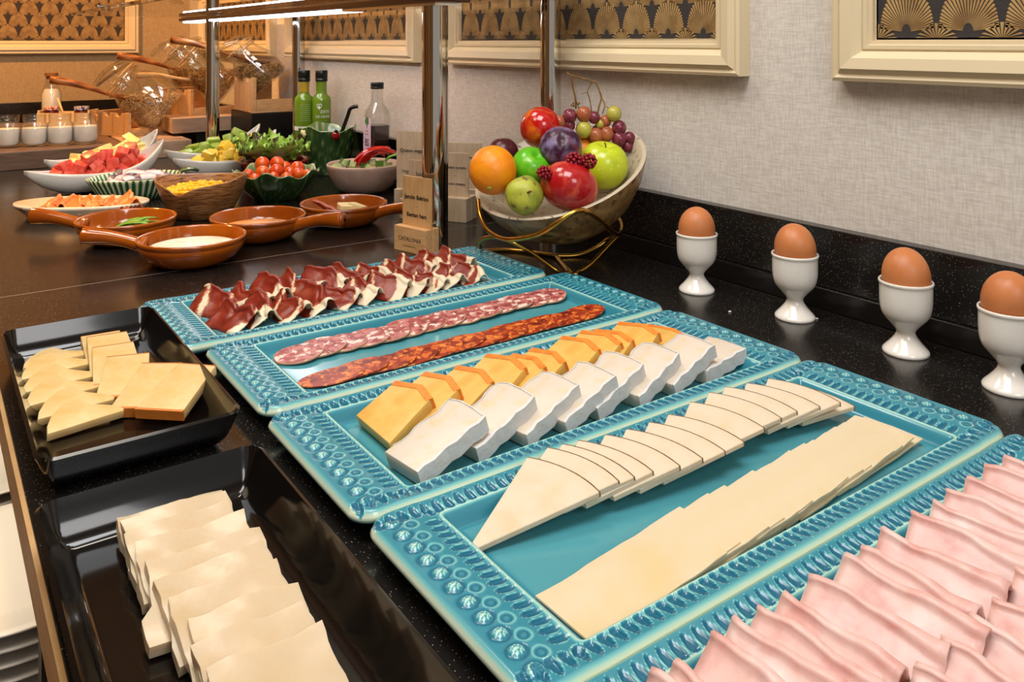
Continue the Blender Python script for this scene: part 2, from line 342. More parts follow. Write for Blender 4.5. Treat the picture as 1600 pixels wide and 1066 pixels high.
def smoothpath(pts, n=6):
    P = [Vector(p) for p in pts]; out = []
    for i in range(len(P) - 1):
        a, b, c, d = P[max(i - 1, 0)], P[i], P[i + 1], P[min(i + 2, len(P) - 1)]
        for k in range(n):
            t = k / n; out.append(.5 * ((2 * b) + (c - a) * t + (2 * a - 5 * b + 4 * c - d) * t * t + (3 * b - a - 3 * c + d) * t ** 3))
    return out + [P[-1]]
def sheet(G, t):
    """thick sheet from an (n,m,3) grid -> verts, faces"""
    G = np.asarray(G, float); n, m, _ = G.shape
    du = np.gradient(G, axis=0); dv = np.gradient(G, axis=1); N = np.cross(du, dv); N /= np.linalg.norm(N, axis=2, keepdims=True) + 1e-12
    A = (G + N * t / 2).reshape(-1, 3); B = (G - N * t / 2).reshape(-1, 3); q = n * m; f = []
    for i in range(n - 1):
        for j in range(m - 1):
            a, b, c, d = i * m + j, (i + 1) * m + j, (i + 1) * m + j + 1, i * m + j + 1
            f.append((a, b, c, d)); f.append((q + d, q + c, q + b, q + a))
    for i in range(n - 1):
        f.append((i * m, q + i * m, q + (i + 1) * m, (i + 1) * m)); a = i * m + m - 1; f.append((a + m, q + a + m, q + a, a))
    for j in range(m - 1):
        f.append((j + 1, q + j + 1, q + j, j)); a = (n - 1) * m + j; f.append((a, q + a, q + a + 1, a + 1))
    return np.concatenate([A, B]), f
def slab(outline, t, bv=.0008, seg=2):
    bm = bmesh.new(); vs = [bm.verts.new((x, y, 0)) for x, y in outline]; f = bm.faces.new(vs)
    f.normal_update()
    if f.normal.z > 0: f.normal_flip()
    r = bmesh.ops.extrude_face_region(bm, geom=[f]); bmesh.ops.translate(bm, verts=[e for e in r['geom'] if isinstance(e, bmesh.types.BMVert)], vec=(0, 0, t))
    bmesh.ops.bevel(bm, geom=[e for e in bm.edges if abs(e.verts[0].co.z - e.verts[1].co.z) < 1e-6], offset=bv, segments=seg, affect='EDGES', profile=.5)
    bmesh.ops.recalc_face_normals(bm, faces=bm.faces[:])
    return MB().bm(bm)
def band(pts, t, w, lift=.0003):
    """rind strip along an open outline (outer side to the right of travel), slightly proud of the slab"""
    P = [Vector((x, y)) for x, y in pts]; vs = []; fs = []; m = len(P)
    for i in range(m):
        d = (P[min(i + 1, m - 1)] - P[max(i - 1, 0)]).normalized(); nrm = Vector((d.y, -d.x))
        o = P[i] + nrm * w * .5; q = P[i] - nrm * w * .6
        vs += [(q.x, q.y, -lift * .2), (o.x, o.y, .0002), (o.x, o.y, t - .0002), (q.x, q.y, t + lift)]
    for i in range(m - 1):
        for k in range(4): fs.append((i * 4 + k, i * 4 + (k + 1) % 4, (i + 1) * 4 + (k + 1) % 4, (i + 1) * 4 + k))
    fs += [(3, 2, 1, 0), tuple((m - 1) * 4 + k for k in range(4))]
    return MB().add(vs, fs)
def text(body, size, m, parent, mt, name='lettering', ext=.0001, align='CENTER', bold=0):
    cu = bpy.data.curves.new(name, 'FONT'); cu.body = body; cu.size = size; cu.extrude = ext; cu.align_x = align; cu.align_y = 'CENTER'; cu.resolution_u = 3; cu.offset = bold
    o = bpy.data.objects.new(name, cu); me = bpy.data.meshes.new_from_object(o); bpy.data.objects.remove(o); bpy.data.curves.remove(cu)
    me.materials.clear(); me.materials.append(m); me.transform(mt); return link(name, me, parent)
def fbm(x, y, s=0):
    return (math.sin(x * 1.3 + y * 2.1 + s) + math.sin(x * 2.7 - y * 1.7 + s * 2.3) * .5 + math.sin(x * 5.1 + y * 4.3 + s * 1.7) * .25) / 1.75
# ------------------------------------------------------------------ the setting
def box(name, a, b, m, bv=0, parent=None, **k): return MB().box(a, b, bv).make(name, m, parent, smooth=False, **k)
struct(box('floor', (-2.2, -1.4, -.95), (.92, 3.45, -.9), M['floorm']))
struct(box('wall_right', (.86, -1.4, -.9), (.92, 3.45, 1.7), M['wall']))
struct(box('wall_back', (-2.2, 3.38, -.9), (.86, 3.45, 1.7), M['wall_tan']))
struct(box('wall_left', (-2.26, -1.4, -.9), (-2.2, 3.45, 1.7), M['warmwall']))
for k_, y_ in enumerate((-.9, .15, 1.2, 2.25, 3.2)): struct(box('trim_%d' % (k_ + 5), (-2.198, y_, -.9), (-2.14, y_ + .34, 1.69), M['darkwood']))  # unseen dark strips, added to give the chrome posts banded reflections
struct(box('ceiling', (-2.2, -1.4, 1.7), (.92, 3.45, 1.75), M['plaster']))
struct(box('trim_1', (.836, -1.2, 0), (.86, 3.38, .024), M['granite'], .0012))
struct(box('trim_2', (.842, -1.2, .0245), (.86, 3.38, .0915), M['granite'], .0015))
struct(box('trim_3', (-.9, 3.36, 0), (.84, 3.38, .0915), M['granite'], .0015))
# granite counter on its cabinet
ct = thing('countertop', 'speckled black granite worktop carrying the whole breakfast buffet', 'countertop', (.4, 1.1, 0))
def rel(o, p): return tuple(a - b for a, b in zip(p, o.location))
def rbox(name, a, b, m, parent, bv=0): return box(name, rel(parent, a), rel(parent, b), m, bv, parent)
rbox('stone_slab', (.0575, -.6, -.03), (.836, 1.160, 0), M['granite'], ct, .0008)
rbox('stone_slab', (.0575, 1.1615, -.03), (.836, 3.36, -.0002), M['granite'], ct, .0008)
rbox('seam', (.0575, 1.1600, -.01), (.836, 1.1615, .00005), M['seam'], ct)
rbox('edge_band', (.0545, -.6, -.03), (.0575, 3.36, -.0012), M['edgewood'], ct)
cb = thing('cabinet', 'open black cabinet under the granite counter with a plate shelf', 'cabinet', (.4, 1.1, -.9))
rbox('back_panel', (.40, -.6, -.88), (.42, 3.36, -.03), M['dark_cab'], cb)
rbox('shelf', (-.06, -.6, -.533), (.40, 3.36, -.503), M['edgewood'], cb)
rbox('plinth', (.02, -.6, -.9), (.40, 3.36, -.80), M['dark_cab'], cb)
for y in (.72, 2.05, 3.1): rbox('upright', (.075, y, -.50), (.40, y + .02, -.03), M['dark_cab'], cb)
# plates on the shelf
pr = [(.0, .0035), (.055, .003), (.06, 0), (.066, 0), (.07, .003), (.118, .013), (.131, .0165), (.1325, .0185), (.1305, .0195), (.118, .0165), (.085, .009), (.074, .006), (.0, .006)]
def flute(t, r, z, i):
    if 9 <= i <= 10: return r, z + .0006 * math.cos(60 * t)
    return r, z
p0 = MB().lathe(pr[1:-1], 120, flute, cap=True).make('plate', M['porcelain'])
def stack(x, y, top, n, where):
    for k in range(n):
        o = p0 if (k == 0 and not p0.get('label')) else dup(p0)
        o.location = (x + RN.uniform(-.003, .003), y + RN.uniform(-.003, .003), top - .0195 - .0152 * k)
        tag(o, '%s white fluted plate from the top of the %s stack below the counter' % (ORD[k], where), 'plate', 'plates stacked under the counter')
stack(.0873, 1.060, -.263, 15, 'nearer'); stack(.085, 1.40, -.283, 13, 'farther')
# framed fabric panels
def fan_print(w, h, x0, z0):
    vs = []; fs = []; ps = .064; rs = .041; row = 0; z = -.035 + z0
    while z < z0 + h:
        x = x0 - ps + (row % 2) * ps / 2
        while x < x0 + w + ps:
            for k in range(27):
                a = math.radians(-80 + 160 * (k + .0) / 26); da = math.radians(2.15)
                ro = 1 / math.sqrt((math.sin(a) / .0295) ** 2 + (max(math.cos(a), .05) / .050) ** 2); r0 = ro * .17
                q = []
                for aa, r in ((a - da * .6, r0), (a + da * .6, r0), (a + da, ro), (a - da, ro)):
                    X = x + math.sin(aa) * r; Z = z + math.cos(aa) * r; q.append((X, Z))
                if any(x0 <= X <= x0 + w and z0 <= Z <= z0 + h for X, Z in q):
                    q = [(min(max(X, x0), x0 + w), min(max(Z, z0), z0 + h)) for X, Z in q]
                    n = len(vs); vs += [(X, 0, Z) for X, Z in q]; fs.append((n, n + 1, n + 2, n + 3))
            x += ps
        z += rs; row += 1
    return vs, fs
def framed(name_label, w, h, loc, rz):
    t = thing('picture_frame', name_label, 'picture', loc, (0, 0, rz))   # local: x along the wall, -y out of it, z up
    pf = [(0, 0), (0, .020), (.004, .022), (.008, .020), (.014, .026), (.026, .024), (.034, .014), (.036, .016), (.040, .016), (.041, .012), (.045, .012), (.045, .006), (.048, .006), (.048, 0)]
    vs = []; fs = []; m = len(pf)
    for (cx, cz, sx, sz) in ((0, 0, 1, 1), (w, 0, -1, 1), (w, h, -1, -1), (0, h, 1, -1)):
        for a, d in pf: vs.append((cx + sx * a, -d, cz + sz * a))
    for k in range(4):
        for i in range(m - 1):
            a, b = k * m + i, ((k + 1) % 4) * m + i; fs.append((a, a + 1, b + 1, b))
    mk('moulding', vs, fs, M['frame'], t, smooth=False)
    box('fabric_panel', (.046, -.006, .046), (w - .046, -.001, h - .046), M['panel'], 0, t)
    v, f = fan_print(w - .096, h - .096, .048, .048); mk('fan_print', [(x, -.0065, z) for x, y, z in v], f, M['goldprint'], t, smooth=False)
H = .80
framed('cream frame of scallop fabric at the right, above the egg cups', .757, H, (.8598, .557, .261), math.pi / -2)
framed('cream frame of scallop fabric behind the fruit bowl and chrome posts', .727, H, (.8598, 1.414, .261), math.pi / -2)
framed('cream frame of scallop fabric above the green oil bottles', .754, H, (.8598, 2.290, .261), math.pi / -2)
framed('cream frame of scallop fabric near the corner, behind the cereal jars', .78, H, (.8598, 3.19, .261), math.pi / -2)
framed('orange-lit cream frame on the back wall above the yogurt jars', .757, H, (-.087, 3.3798, .262), 0)

# ------------------------------------------------------------------ chrome rack with glass shelf and lamp
rk = thing('serving_rack', 'chrome posts carrying a glass shelf and a bright strip lamp over the buffet', 'rack', (.7, 1.56, 0))
postmb = MB().lathe([(.0172, 0), (.0172, .42)], 40, cap=True)
for x, y in ((.6240, 1.074), (.605, 2.16), (.815, 1.04), (.812, 2.11)):
    k_ = 1.13 if y < 1.1 and x < .7 else .96; MB().add([(p[0] * k_, p[1] * k_, p[2]) for p in postmb.v], postmb.f).xf(Matrix.Translation(rel(rk, (x, y, 0)))).make('post', M['chrome'], rk, sharp=.9)
rbox('glass_shelf', (.32, .95, .372), (.84, 2.42, .380), M['glass'], rk, .001)
rbox('lamp_cover', (.5925, 1.02, .3565), (.6335, 1.339, .3605), M['chrome'], rk)
hb = rbox('lamp_housing', (.586, 1.0, .3605), (.640, 2.42, .371), M['housing'], rk, .002)
box('led_strip', rel(rk, (.5925, 1.34, .3565)), rel(rk, (.6335, 2.40, .3605)), M['led'], 0, hb)
for y in (1.02, 2.10):
    MB().box(rel(rk, (.33, y - .008, .3805)), rel(rk, (.84, y + .008, .3885)), .002).make('bracket', M['chrome'], rk, smooth=False)
# ------------------------------------------------------------------ turquoise relief platters
TL, TW = .442, .169
def platter_mesh():
    nx, ny = 540, 206; hx, hy, rc = TL / 2, TW / 2, .016
    a = np.linspace(-1, 1, nx); b = np.linspace(-1, 1, ny); X, Y = np.meshgrid(a * hx, b * hy, indexing='ij')
    ax, ay = np.abs(X), np.abs(Y); lx, ly = ax - (hx - rc), ay - (hy - rc); cor = (lx > 0) & (ly > 0)
    mx = np.maximum(lx, ly); ln = np.sqrt(lx ** 2 + ly ** 2) + 1e-9; k = np.where(cor, mx / ln, 1)
    x = np.where(cor, np.sign(X) * ((hx - rc) + lx * k), X); y = np.where(cor, np.sign(Y) * ((hy - rc) + ly * k), Y)
    ax, ay = np.abs(x), np.abs(y)
    qx, qy = ax - (hx - rc), ay - (hy - rc)
    e = rc - (np.sqrt(np.maximum(qx, 0) ** 2 + np.maximum(qy, 0) ** 2) + np.minimum(np.maximum(qx, qy), 0))          # distance from the outer edge
    wx, wy, wr = .178, .0665, .004
    qx, qy = ax - (wx - wr), ay - (wy - wr)
    d = np.sqrt(np.maximum(qx, 0) ** 2 + np.maximum(qy, 0) ** 2) + np.minimum(np.maximum(qx, qy), 0) - wr            # distance from the well lip
    sm = lambda t: np.clip(t, 0, 1) ** 2 * (3 - 2 * np.clip(t, 0, 1))
    z = .0085 + .0085 * sm((d + .0085) / .0085) + .003 * np.clip(d / .02, 0, 1)
    z += .0007 * np.exp(-((d - .001) / .0012) ** 2)
    z -= .0035 * np.clip(1 - e / .003, 0, 1) ** 2
    g = np.full_like(z, .55); g -= .42 * np.exp(-((d - .0008) / .0012) ** 2); g -= .5 * np.exp(-(e / .0018) ** 2); g += .12 * np.exp(-((d + .007) / .003) ** 2)
    g -= .06 * (d < -.01)
    def drop(u, v, L_, W_, taper):
        s = np.clip(u / L_, -1, 1); w = W_ * np.sqrt(np.maximum(1 - s ** 2, 1e-4)) * (1 + taper * s)
        return np.maximum(np.abs(v) / w, np.abs(u) / L_)
    def press(r, depth):
        nonlocal z, g
        z = z - depth * sm((1.0 - r) / .60); g = g + .5 * sm((1 - r) / .22) - .36 * np.exp(-((r - 1.05) / .12) ** 2)
    rim = d > .0015
    # leaves along the two long sides
    p = .0080; n = 42; m = np.abs(x) < p * (n + .5); ph = (x / p - np.round(x / p)) * p
    press(np.where(m & rim, drop((hy - ay) - .0108, ph, .0068, .0032, .32), 9), .0013)
    # oblong dimples on the two short ends
    p = .0074; m = ay < p * 8.6; ph = (y / p - np.round(y / p)) * p
    press(np.where(m & rim, drop((hx - ax) - .0345, ph, .0066, .0029, .15), 9), .0012)
    # corner leaf
    cx, cy = wx + .0055, wy + .0045; ux, uy = (ax - cx) * .75 + (ay - cy) * .66, -(ax - cx) * .66 + (ay - cy) * .75
    press(np.where(rim, drop(ux, uy, .0055, .0034, -.2), 9), .0018)
    # flower beads and small rings on the short ends
    p = .0140; m = ay < p * 5.5; yy = (y / p - np.round(y / p)) * p; xx = (hx - ax) - .0125; r = np.sqrt(xx ** 2 + yy ** 2); th = np.arctan2(yy, xx)
    pet = .5 + .5 * np.cos(9 * th); dome = np.where(m, np.clip(1 - (r / .0040) ** 2, 0, 1), 0)
    z += .0016 * np.sqrt(dome) * (1 - .14 * (1 - pet) * (r > .001)); moat = np.where(m, np.exp(-((r - .0053) / .0010) ** 2), 0); z -= .0006 * moat; g += .5 * moat
    g -= np.where(dome > 0, (.55 * pet - .05) * np.clip(dome * 4, 0, 1), 0)
    m = ay < p * 5.1; y2 = y - p / 2; yy = (y2 / p - np.round(y2 / p)) * p; xx = (hx - ax) - .0215; r = np.sqrt(xx ** 2 + yy ** 2)
    ring = np.where(m, np.exp(-((r - .0024) / .0009) ** 2), 0); z -= .0005 * ring; g += .4 * ring; g -= np.where(m, .25 * np.exp(-((r - .0042) / .0008) ** 2), 0)
    v = np.stack([x, y, z], 2).reshape(-1, 3); f = [(i * ny + j, (i + 1) * ny + j, (i + 1) * ny + j + 1, i * ny + j + 1) for i in range(nx - 1) for j in range(ny - 1)]
    ring_i = [i * ny for i in range(nx)] + [(nx - 1) * ny + j for j in range(1, ny)] + [i * ny + ny - 1 for i in range(nx - 2, -1, -1)] + [j for j in range(ny - 2, 0, -1)]
    v = v.tolist(); gl = np.clip(g, 0, 1).reshape(-1).tolist(); last = ring_i
    for ins, zz, gg in ((-.0006, .0150, .1), (.0005, .0125, .3), (.004, .0098, .6), (.014, .0050, .6), (.020, .0008, .5), (.022, 0, .3)):
        new = []
        for i in ring_i:
            px, py = v[i][0], v[i][1]; fx, fy = (hx - ins) / hx, (hy - ins) / hy; new.append(len(v)); v.append([px * fx, py * fy, zz]); gl.append(gg)
        n = len(last)
        for k in range(n): f.append((last[k], new[k], new[(k + 1) % n], last[(k + 1) % n]))
        last = new
    f.append(tuple(last))
    return v, f, gl
v, f, gl = platter_mesh()
plat = mk('platter', v, f, M['glaze'], attr=('glaze', gl))
PL = [(.4147, .8955, .004, 'farthest turquoise relief platter, holding the cured ham'), (.4366, .7181, .0, 'turquoise relief platter holding the salami and chorizo'),
      (.4345, .5432, .0005, 'turquoise relief platter holding smoked cheese and brie'), (.4360, .3718, 0, 'turquoise relief platter holding cheese wedges and square slices'),
      (.4352, .2005, 0, 'nearest turquoise relief platter, holding the pink cooked ham')]
for i, (x, y, r, lb) in enumerate(PL):
    o = plat if i == 0 else dup(plat); o.location = (x, y, 0); o.rotation_euler = (0, 0, r); tag(o, lb, 'platter', 'turquoise platters')
FZ = .0090                       # food floor inside a platter

def lean(o, x, y, z, tilt, ang):
    o.location = (x, y, z); o.rotation_euler = Euler((0, -tilt, ang), 'XYZ'); return o
def R3(t): return math.radians(t)
# --- smoked cheese with orange rind: each slice leans on the next
sm_u = [.276, .303, .332, .369, .390, .409, .448, .472, .490, .519, .552]; sm_w = [1, 1, 1, 1, .92, .95, 1, 1.02, .95, 1, 1]
for i, u in enumerate(sm_u):
    w = sm_w[i]; l, h = .049 * w, .060 * w
    out = [(0, -h / 2 - .004), (l * .92, -h / 2 + .012), (l * 1.0, h * .06), (l * .80, h / 2), (0, h * .36)]
    s = slab(out, .0096, .0009).make('smoked_cheese_slice', M['smoked'], sharp=.6)
    band(out[1:4], .0096, .0052, .0004).make('rind', M['orange_rind'], s, sharp=.6)
    lean(s, u, .571 + RN.uniform(-.003, .003), FZ + .0002, R3(20 if i < 10 else 6), R3(RN.uniform(-5, 3)))
    tag(s, '%s smoked cheese slice with orange rind, counting from the left of its row' % ORD[i], 'cheese', 'smoked cheese slices')
# --- brie strips
br_u = [.268, .316, .356, .392, .427, .468, .508, .549]
for i, u in enumerate(br_u):
    l, h, t = .062, .034, .0125; n = 9; ph = i * 1.7
    front = [(l * k / n, -h / 2 - .004 + .0011 * math.sin(k * 2.1 + ph)) for k in range(n + 1)]
    back = [(l * k / n, h / 2 - .002 + .0016 * math.sin(k * 1.5 + ph + 1) + .002 * (k / n)) for k in range(n, -1, -1)]
    tip = [(l + .002, -h * .2), (l + .0025, h * .25)]
    out = front + tip + back
    s = slab(out, t, .0011).make('brie_slice', M['brie'], sharp=.6)
    band(front + tip + back[:-1], t, .0016, .0006).make('rind', M['brie_rind'], s, sharp=.6)
    lean(s, u, .506 + RN.uniform(-.002, .002), FZ + .0002, R3(17.5 if i < 7 else 4), R3(9 + RN.uniform(-3, 2)))
    tag(s, '%s white-rinded brie slice, counting from the left of its row' % ORD[i], 'cheese', 'brie slices')
# --- manchego triangles, rind on the curved side
mu = [.343, .360, .3715, .386, .4055, .425, .445, .466, .4945, .518, .537, .558, .577, .596]; mv = [.388, .389, .387, .385, .380, .378, .376, .377, .382, .385, .385, .380, .375, .375]
for i in range(14):
    L_ = .088; n = 8; a0 = math.radians(-20.5); a1 = math.radians(20.5)
    arc = [(L_ * math.cos(a0 + (a1 - a0) * k / n), L_ * math.sin(a0 + (a1 - a0) * k / n)) for k in range(n + 1)]
    r0 = .036 if i else 0; out = [(r0 * math.cos(a0), r0 * math.sin(a0) - .0012)] + arc + [(r0 * math.cos(a1), r0 * math.sin(a1) + .0012)]
    s = slab(out, .0038, .0005, 1).make('manchego_slice', M['manchego'], sharp=.6)
    band(arc, .0038, .0010, .0002).make('rind', M['brown_rind'], s, sharp=.6)
    ang = R3(11 - (i > 7) * 3 + RN.uniform(-2, 2)); tl = R3(9.5 if i < 13 else 4)
    cx = mu[i] - math.cos(ang + a0) * L_ * math.cos(tl); cy = mv[i] - math.sin(ang + a0) * L_
    lean(s, cx, cy, FZ + .0003 + (.001 if i else 0), tl, ang)
    tag(s, '%s thin pale cheese triangle with brown rind, counting from the left of the row' % ORD[i], 'cheese', 'triangular cheese slices')
# --- square sheets
for i in range(17):
    l, h = .100 + RN.uniform(-.002, .002), .045 + RN.uniform(-.0006, .0006)
    nx, ny = 12, 5; Gd = np.zeros((nx, ny, 3)); tl = R3(4.6 if i < 16 else 2)
    for a in range(nx):
        for b in range(ny):
            x = l * a / (nx - 1); y = h * (b / (ny - 1) - .5); sl = math.tan(tl) * x
            zz = sl - .0016 * math.exp(-((x - .0) / .014) ** 2) * (i == 0) - .0006 * (abs(y) / (h / 2)) ** 3
            Gd[a, b] = (x + .0008 * fbm(y * 200, i), y + .0006 * fbm(x * 90, i, 2) + x * .01, max(zz, 0))
    v, f = sheet(Gd, .0012); s = mk('cheese_square', v, f, M['gouda'], sharp=.7)
    s.location = (.267 + .01455 * i, .3305 + .0006 * i + RN.uniform(-.0008, .0008), FZ + .0011); s.rotation_euler = (0, 0, R3(RN.uniform(-.7, .7) + 1.5))
    tag(s, '%s pale yellow square cheese slice, counting from the left of the row' % ORD[i], 'cheese', 'square cheese slices')
MB().ball((0, 0, 0), (.0028, .0012, .0009), 8, 5).make('cheese_crumb', M['manchego'], loc=(.3725, .3625, FZ + .0007))
tag(bpy.data.objects['cheese_crumb'], 'small cheese crumb lying between the wedges and the square slices', 'crumb')
# --- salami and chorizo
def disc(rx, ry, t, seed, n=28):
    out = []
    for k in range(n):
        a = 2 * math.pi * k / n; q = 1 + .035 * fbm(math.cos(a) * 2, math.sin(a) * 2, seed); out.append((rx * math.cos(a) * q, ry * math.sin(a) * q))
    return out
for i in range(14):
    out = disc(.0235, .0215, .0017, i)
    s = slab(out, .0016, .0004, 1).make('salami_slice', M['salami'], sharp=.7)
    band(list(reversed(out)) [::-1] + [out[0]], .0016, .0007, .00005).make('skin', M['salami_skin'], s, sharp=.7)
    tl = R3(4.5); s.location = (.2905 + .0229 * i, .7535 + .0022 * math.sin(i * 1.3) + .0004 * i, FZ + .0018 + .0007 * (i % 2)); s.rotation_euler = (R3(RN.uniform(-2, 2)), -tl, R3(RN.uniform(-12, 12)))
    tag(s, '%s marbled salami slice, counting from the left of the row' % ORD[i], 'salami', 'salami slices')
for i in range(12):
    out = disc(.0300, .0175, .0017, i + 40)
    s = slab(out, .0015, .0004, 1).make('chorizo_slice', M['chorizo'], sharp=.7)
    tl = R3(3.2); s.location = (.2945 + .0262 * i, .6855 + .0012 * math.sin(i * 1.7) + .0002 * i, FZ + .0017 + .0006 * (i % 2)); s.rotation_euler = (R3(RN.uniform(-2, 2)), -tl, R3(RN.uniform(-8, 8)))
    tag(s, '%s red chorizo slice, counting from the left of the row' % ORD[i], 'chorizo', 'chorizo slices')
# --- folded cooked ham
def fold(length, hgt, spread, leanx, r0, r1, t, seed, wob, ny=16, flare=.5, taper=.85, back=.85):
    """a slice folded over along a ridge (ridge runs along y from 0 to -length); returns grid and the across parameter"""
    pf = []                                          # across: foot of the front leaf -> ridge -> foot of the rear leaf
    nA, nC, nB = 9, 9, 8; P = []
    for j in range(ny):
        q = j / (ny - 1); y = -length * q; r = r0 + (r1 - r0) * q ** 2; H = hgt * (1 - (1 - taper) * q) + wob * fbm(q * 5, 0, seed)
        rx = leanx * H / hgt + wob * .6 * fbm(q * 4, 3, seed); row = []
        for k in range(nA):                          # front leaf
            s = k / nA; row.append((-spread * (1 - s) ** 1.25 + (rx - r) * s + wob * .5 * fbm(s * 4, q * 4, seed + 2), y, (H - r) * s ** .9))
        for k in range(nC):
            a = math.pi - math.pi * k / (nC - 1); row.append((rx + r * math.cos(a), y + wob * .4 * fbm(a, q * 3, seed), H - r + r * math.sin(a)))
        for k in range(1, nB + 1):
            s = k / nB; row.append((rx + r + (.004 + flare * r1 * q) * s, y, (H - r) * (1 - s * back) + .0))
        P.append(row)
    return np.array(P)
hx = [.252, .268, .291, .307, .323, .341, .366, .394, .409, .431, .460, .486, .503, .526, .551, .572]
for i, u in enumerate(hx):
    Lh = .058 + .012 * RN.random()
    Gd = fold(Lh, .0245 + RN.uniform(-.002, .003), .030, .0085, .0016, .0035 + .0035 * RN.random(), .0016, i * 3.1, .0014)
    v, f = sheet(Gd, .0016); s = mk('ham_slice', v, f, M['ham'])
    s.location = (u - .0065, .254 + RN.uniform(-.0015, .0015), FZ + .0012); s.rotation_euler = (0, 0, R3(9 + RN.uniform(-4, 5)))
    tag(s, '%s folded pink ham slice in the back row, counting from the left' % ORD[i], 'ham', 'folded ham slices in the back row')
hx2 = [.300, .322, .347, .372, .398, .422, .447, .470, .492, .515, .540]
for i, u in enumerate(hx2):
    Gd = fold(.060, .0215 + RN.uniform(-.002, .002), .030, .010, .0016, .005, .0016, 50 + i * 2.3, .0014)
    v, f = sheet(Gd, .0016); s = mk('ham_slice', v, f, M['ham'])
    s.location = (u + .002, .196 + RN.uniform(-.002, .002), FZ + .0012); s.rotation_euler = (0, 0, R3(8 + RN.uniform(-4, 4)))
    tag(s, '%s folded pink ham slice in the front row, counting from the left' % ORD[i], 'ham', 'folded ham slices in the front row')
# --- crumpled cured ham with fat edges
def cured(i, u, vv, L_, H, ang, seed, fatside, row):
    Gd = fold(L_, H, .020, .008, .0016, .0055, .0011, seed, .0050 if i < 5 else .0032, ny=18, taper=.72, back=.8)
    v, f = sheet(Gd, .0011); ny, nx = Gd.shape[:2]
    A = np.zeros((ny, nx))
    for a in range(ny):
        for b in range(nx):
            q, s = a / (ny - 1), b / (nx - 1)
            w_ = .16 * math.sin(s * 7 + seed); e = max((q + w_ - (.74 if i < 5 else .60)) * 2.6, 0) if fatside < 2 else max((s - .62) * 2.4, (q + w_ - .72) * 3.2, 0)
            A[a, b] = min(1, .28 + e + .45 * abs(math.sin(q * 5 + s * 3 + seed)) ** 10 * (fatside == 0 or i > 5))
    at = np.concatenate([A.reshape(-1)] * 2)
    s = mk('cured_ham_slice', v, f, M['jamon'], attr=('fat', at))
    s.location = (u, vv, FZ + .0008); s.rotation_euler = (0, 0, R3(ang))
    tag(s, '%s dark red cured ham slice with pale fat, from the left in the %s row' % (ORD[i], row), 'ham', 'cured ham slices')
for i in range(11):
    cured(i, .253 + .0305 * i + RN.uniform(-.004, .004), .951 + RN.uniform(-.004, .003), .060 + RN.uniform(-.006, .008), .024 + RN.uniform(-.004, .006), RN.uniform(0, 34), i * 2.7, i % 3, 'back')
for i in range(11):
    cured(i, .258 + .0292 * i + RN.uniform(-.004, .004), .897 + RN.uniform(-.004, .004), .050 + RN.uniform(-.005, .004), .021 + RN.uniform(-.004, .005), RN.uniform(2, 36), 40 + i * 3.3, (i + 1) % 3, 'front')

# ------------------------------------------------------------------ black trays and their cheeses
def blacktray():
    lx, ly, rc = .067, .152, .012; nx, ny = 70, 120
    X, Y = np.meshgrid(np.linspace(-1, 1, nx) * lx, np.linspace(-1, 1, ny) * ly, indexing='ij')
    a, b = np.abs(X) - (lx - rc), np.abs(Y) - (ly - rc); cor = (a > 0) & (b > 0); k = np.where(cor, np.maximum(a, b) / (np.sqrt(a * a + b * b) + 1e-9), 1)
    x = np.where(cor, np.sign(X) * (lx - rc + a * k), X); y = np.where(cor, np.sign(Y) * (ly - rc + b * k), Y)
    qx, qy = np.abs(x) - (lx - rc), np.abs(y) - (ly - rc); e = rc - (np.sqrt(np.maximum(qx, 0) ** 2 + np.maximum(qy, 0) ** 2) + np.minimum(np.maximum(qx, qy), 0))
    t = np.clip(1 - e / .019, 0, 1); z = .0055 + .0278 * t ** 2.1 - .0015 * np.clip(1 - e / .0022, 0, 1) ** 2
    v, f = sheet(np.stack([x, y, z], 2), .0028); return v, f
v, f = blacktray()
bt = mk('black_tray', v, f, M['black_tray'], sharp=1.2)
tag(bt, 'black serving tray holding ivory wedges and orange-rinded slices', 'tray', 'black trays'); bt.location = (.1300, .7770, -.0035)
bt2 = dup(bt, loc=(.1225, .4180, -.0035), label='black serving tray holding the soft white cheese, at the front edge'); 
BZ = .0039
wv = [.711, .743, .774, .806, .838, .866]; wu = [.078, .075, .070, .070, .072, .076]
for i in range(6):
    l = .043; out = [(0, .002), (.002, -.027), (.006, -.0540)]    # low edge faces the camera; tip to the left (+y after turning)
    lowx = [(0, .0005), (.0015, -.018), (.0035, -.036), (.005, -.0545), (.012, -.0565), (.017, -.047), (.024, -.036), (.0375, -.0265), (.034, -.016), (.022, -.006), (.010, -.001)]
    s = slab(list(reversed(lowx)), .0068, .0009).make('cheese_wedge', M['wedge'], sharp=.6)
    lean(s, wu[i], wv[i], BZ + .0004, R3(12 if i < 5 else 3), R3(90 + RN.uniform(-7, 4)))
    tag(s, '%s ivory cheese wedge in the left row on the black tray, from the front' % ORD[i], 'cheese', 'ivory cheese wedges')
rs = [(.139, .707, -42), (.124, .728, -32), (.117, .754, -16), (.120, .784, -6), (.1225, .816, -4), (.124, .846, -2)]
